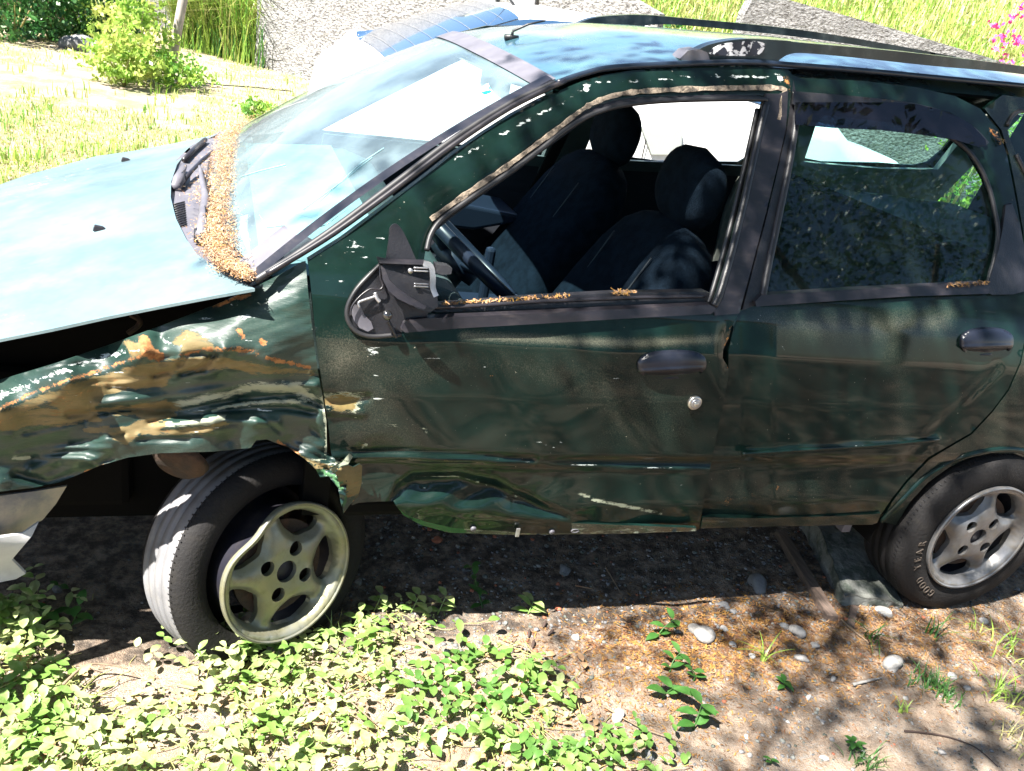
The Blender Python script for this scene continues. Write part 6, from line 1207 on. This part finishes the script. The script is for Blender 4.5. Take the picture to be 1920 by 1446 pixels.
# tall grass in the gap behind the post
n_ = 5200; u = rng.uniform(0, 1, n_); q0, q1 = np.array([-.18, 12.9]), np.array([.78, 11.9]); P = np.stack([q0[0]+(q1[0]-q0[0])*u+rng.normal(0, .08, n_), q0[1]+(q1[1]-q0[1])*u+rng.normal(0, .28, n_), 0*u], 1); blades('tall_grass', P, 1.35, .008, ['grass', 'drygrass', 'bush'], 'stand of tall reedy grass in the gap between the two pale walls', lean=1.1)
n_ = 1500; u = rng.uniform(0, 1, n_); P = np.stack([q0[0]+.05+(q1[0]-q0[0])*u+rng.normal(0, .1, n_), q0[1]-.4+(q1[1]-q0[1])*u+rng.normal(0, .25, n_), 0*u], 1); blades('tall_grass', P, .6, .010, ['bush', 'darkbush', 'grass'], 'shorter dark grass at the foot of the tall reeds', lean=.8)
grass_tuft(0, 0, 26, .75, .03, 'grass', 'bright arching long leaved grass beside the leaning post', 1.1, .014, 'long leaved grasses', 'long_grass', P0=(*g2(352, 88), 0))

def bush(name, c, R, n, L, m, lab, sq=1., seed=None, cat='bush', stems=5, group=None):
    t = thing(name, lab, cat, (c[0], c[1], 0), group); P = rng.normal(0, 1, (n, 3)); P /= np.linalg.norm(P, axis=1)[:, None]; rr = rng.uniform(.35, 1.0, n)**.6; P = P*rr[:, None]; lob = 1+.25*np.sin(P[:, 0]*5+c[0])*np.cos(P[:, 1]*6)+.2*np.sin(P[:, 2]*7+c[1]); P = P*lob[:, None]*np.array([R, R, R*sq])+np.array([c[0], c[1], R*sq*.85])
    P = P[P[:, 2] > .02]; V, F = leaves_at(P, 5, R*.07, L, L*.55); raw('foliage', V, F, m, t, False)
    for i in range(stems): a_ = i*6.28/stems; tube('stem', [(c[0], c[1], 0), (c[0]+R*.3*math.cos(a_), c[1]+R*.3*math.sin(a_), R*.6*sq), (c[0]+R*.6*math.cos(a_), c[1]+R*.6*math.sin(a_), R*1.2*sq)], [.012, .009, .004], 'drygrass', t, 5)
    return t
b0 = g2(258, 150); bush('leafy_bush', b0, .36, 330, .075, 'grass', 'big sunlit bush in front of the leaning post', 1.6)
b0 = g2(250, 170); bush('leafy_bush', (b0[0]-.1, b0[1]+.2), .36, 320, .07, 'grass', 'low pale weed bush at the foot of the sunlit bush', .8)
b0 = g2(330, 165); bush('leafy_bush', b0, .33, 240, .06, 'bush', 'low green weed spilling onto the lawn right of the big bush', .55)
b0 = g2(215, 95); bush('leafy_bush', b0, .42, 200, .05, 'grass', 'airy flowering weed left of the big sunlit bush', 1.2)
b0 = g2(482, 225); bush('weed_clump', b0, .16, 120, .05, 'bush', 'small bright weed clump on the lawn beside the windshield', .7, stems=3)
for i, (px, R) in enumerate(((10, .55), (80, .50), (145, .52), (195, .4))):  # shaded shrubs: their shade is put into the darker leaf colour
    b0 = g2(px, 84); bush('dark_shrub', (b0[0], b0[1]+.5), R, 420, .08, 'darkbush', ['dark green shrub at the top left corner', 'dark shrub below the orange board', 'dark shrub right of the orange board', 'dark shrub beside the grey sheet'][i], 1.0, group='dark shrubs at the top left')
for i, (px, py, r_, lab) in enumerate(((135, 92, .13, 'bluish grey rubble lump below the dark foliage'), (160, 96, .16, 'largest rubble lump below the dark foliage'), (183, 100, .12, 'rubble lump nearest the sunlit bush'), (50, 70, .10, 'brownish rubble lump at the left below the dark foliage'))):
    P = on_z(np.array(float(px)), np.array(float(py)), 0.); me = rock_mesh('rubble', r_, 90+i, .6, 3); me.materials.append(M['stonegrey']); o = bpy.data.objects.new('rubble', me); C.objects.link(o); o.location = (P[0], P[1], r_*.3); tag(o, lab, 'rubble', 'rubble lumps at the top left')
# bank with vegetation behind the right wall
xs_ = np.linspace(3.8, 30, 40); ys_ = np.linspace(7.35, 30, 24); XB, YB = np.meshgrid(xs_, ys_); ZB = -.1+np.clip((YB-7.35)/.6, 0, 1)*1.35+np.clip((YB-8)/14, 0, 1)*5+.12*hnoise(XB*.2, YB*.2, 8, 3)
bk = raw('hillside', np.stack([XB.ravel(), YB.ravel(), ZB.ravel()], 1), [(j*40+i, j*40+i+1, (j+1)*40+i+1, (j+1)*40+i) for j in range(23) for i in range(39)], mat('bank_soil', (.26, .26, .14), .95, var=.4, vscale=2), None, True); bk['kind'] = 'structure'
n_ = 20000; x = rng.uniform(4.2, 15, n_); y = 7.5+rng.exponential(2.6, n_); z = -.1+np.clip((y-7.35)/.6, 0, 1)*1.35+np.clip((y-8)/14, 0, 1)*5; blades('bank_grass', np.stack([x, y, z], 1), .38, .012, ['drygrass', 'drygrass', 'bush', 'grass'], 'bright tall grass growing on the bank above the grey wall', lean=.9)
b0 = (4.95, 7.7); t_ = bush('leafy_bush', b0, .5, 420, .08, 'darkbush', 'dark leafy bush in the gap between the two walls above the rail', 1.55); bush('leafy_bush', (5.25, 7.6), .4, 260, .09, 'bush', 'bright big leaved bush in the gap between the two walls', 1.9)
pp = on_y(np.array(1895.), np.array(80.), 6.0); bv = bush('flowering_bush', (pp[0], 6.0), .42, 380, .06, 'bush', 'flowering bush with pink bracts at the top right corner', 2.2)
P = rng.normal(0, 1, (60, 3))*np.array([.25, .2, .22])+np.array([pp[0]+.05, 5.75, pp[2]+.12]); V, F = leaves_at(P, 6, .03, .05, .045); br_ = raw('bracts', V, F, 'pink', bv, False); br_['kind'] = 'stuff'
pc = on_y(np.array(1872.), np.array(105.), 6.3); box_ = box('concrete_pillar', (-.10, -.1, 0), (.12, .1, 1.72), 'concrete', None, .01); box_.location = (pc[0], 6.3, 0); tag(box_, 'grey concrete pillar under the pink flowers at the top right', 'pillar')
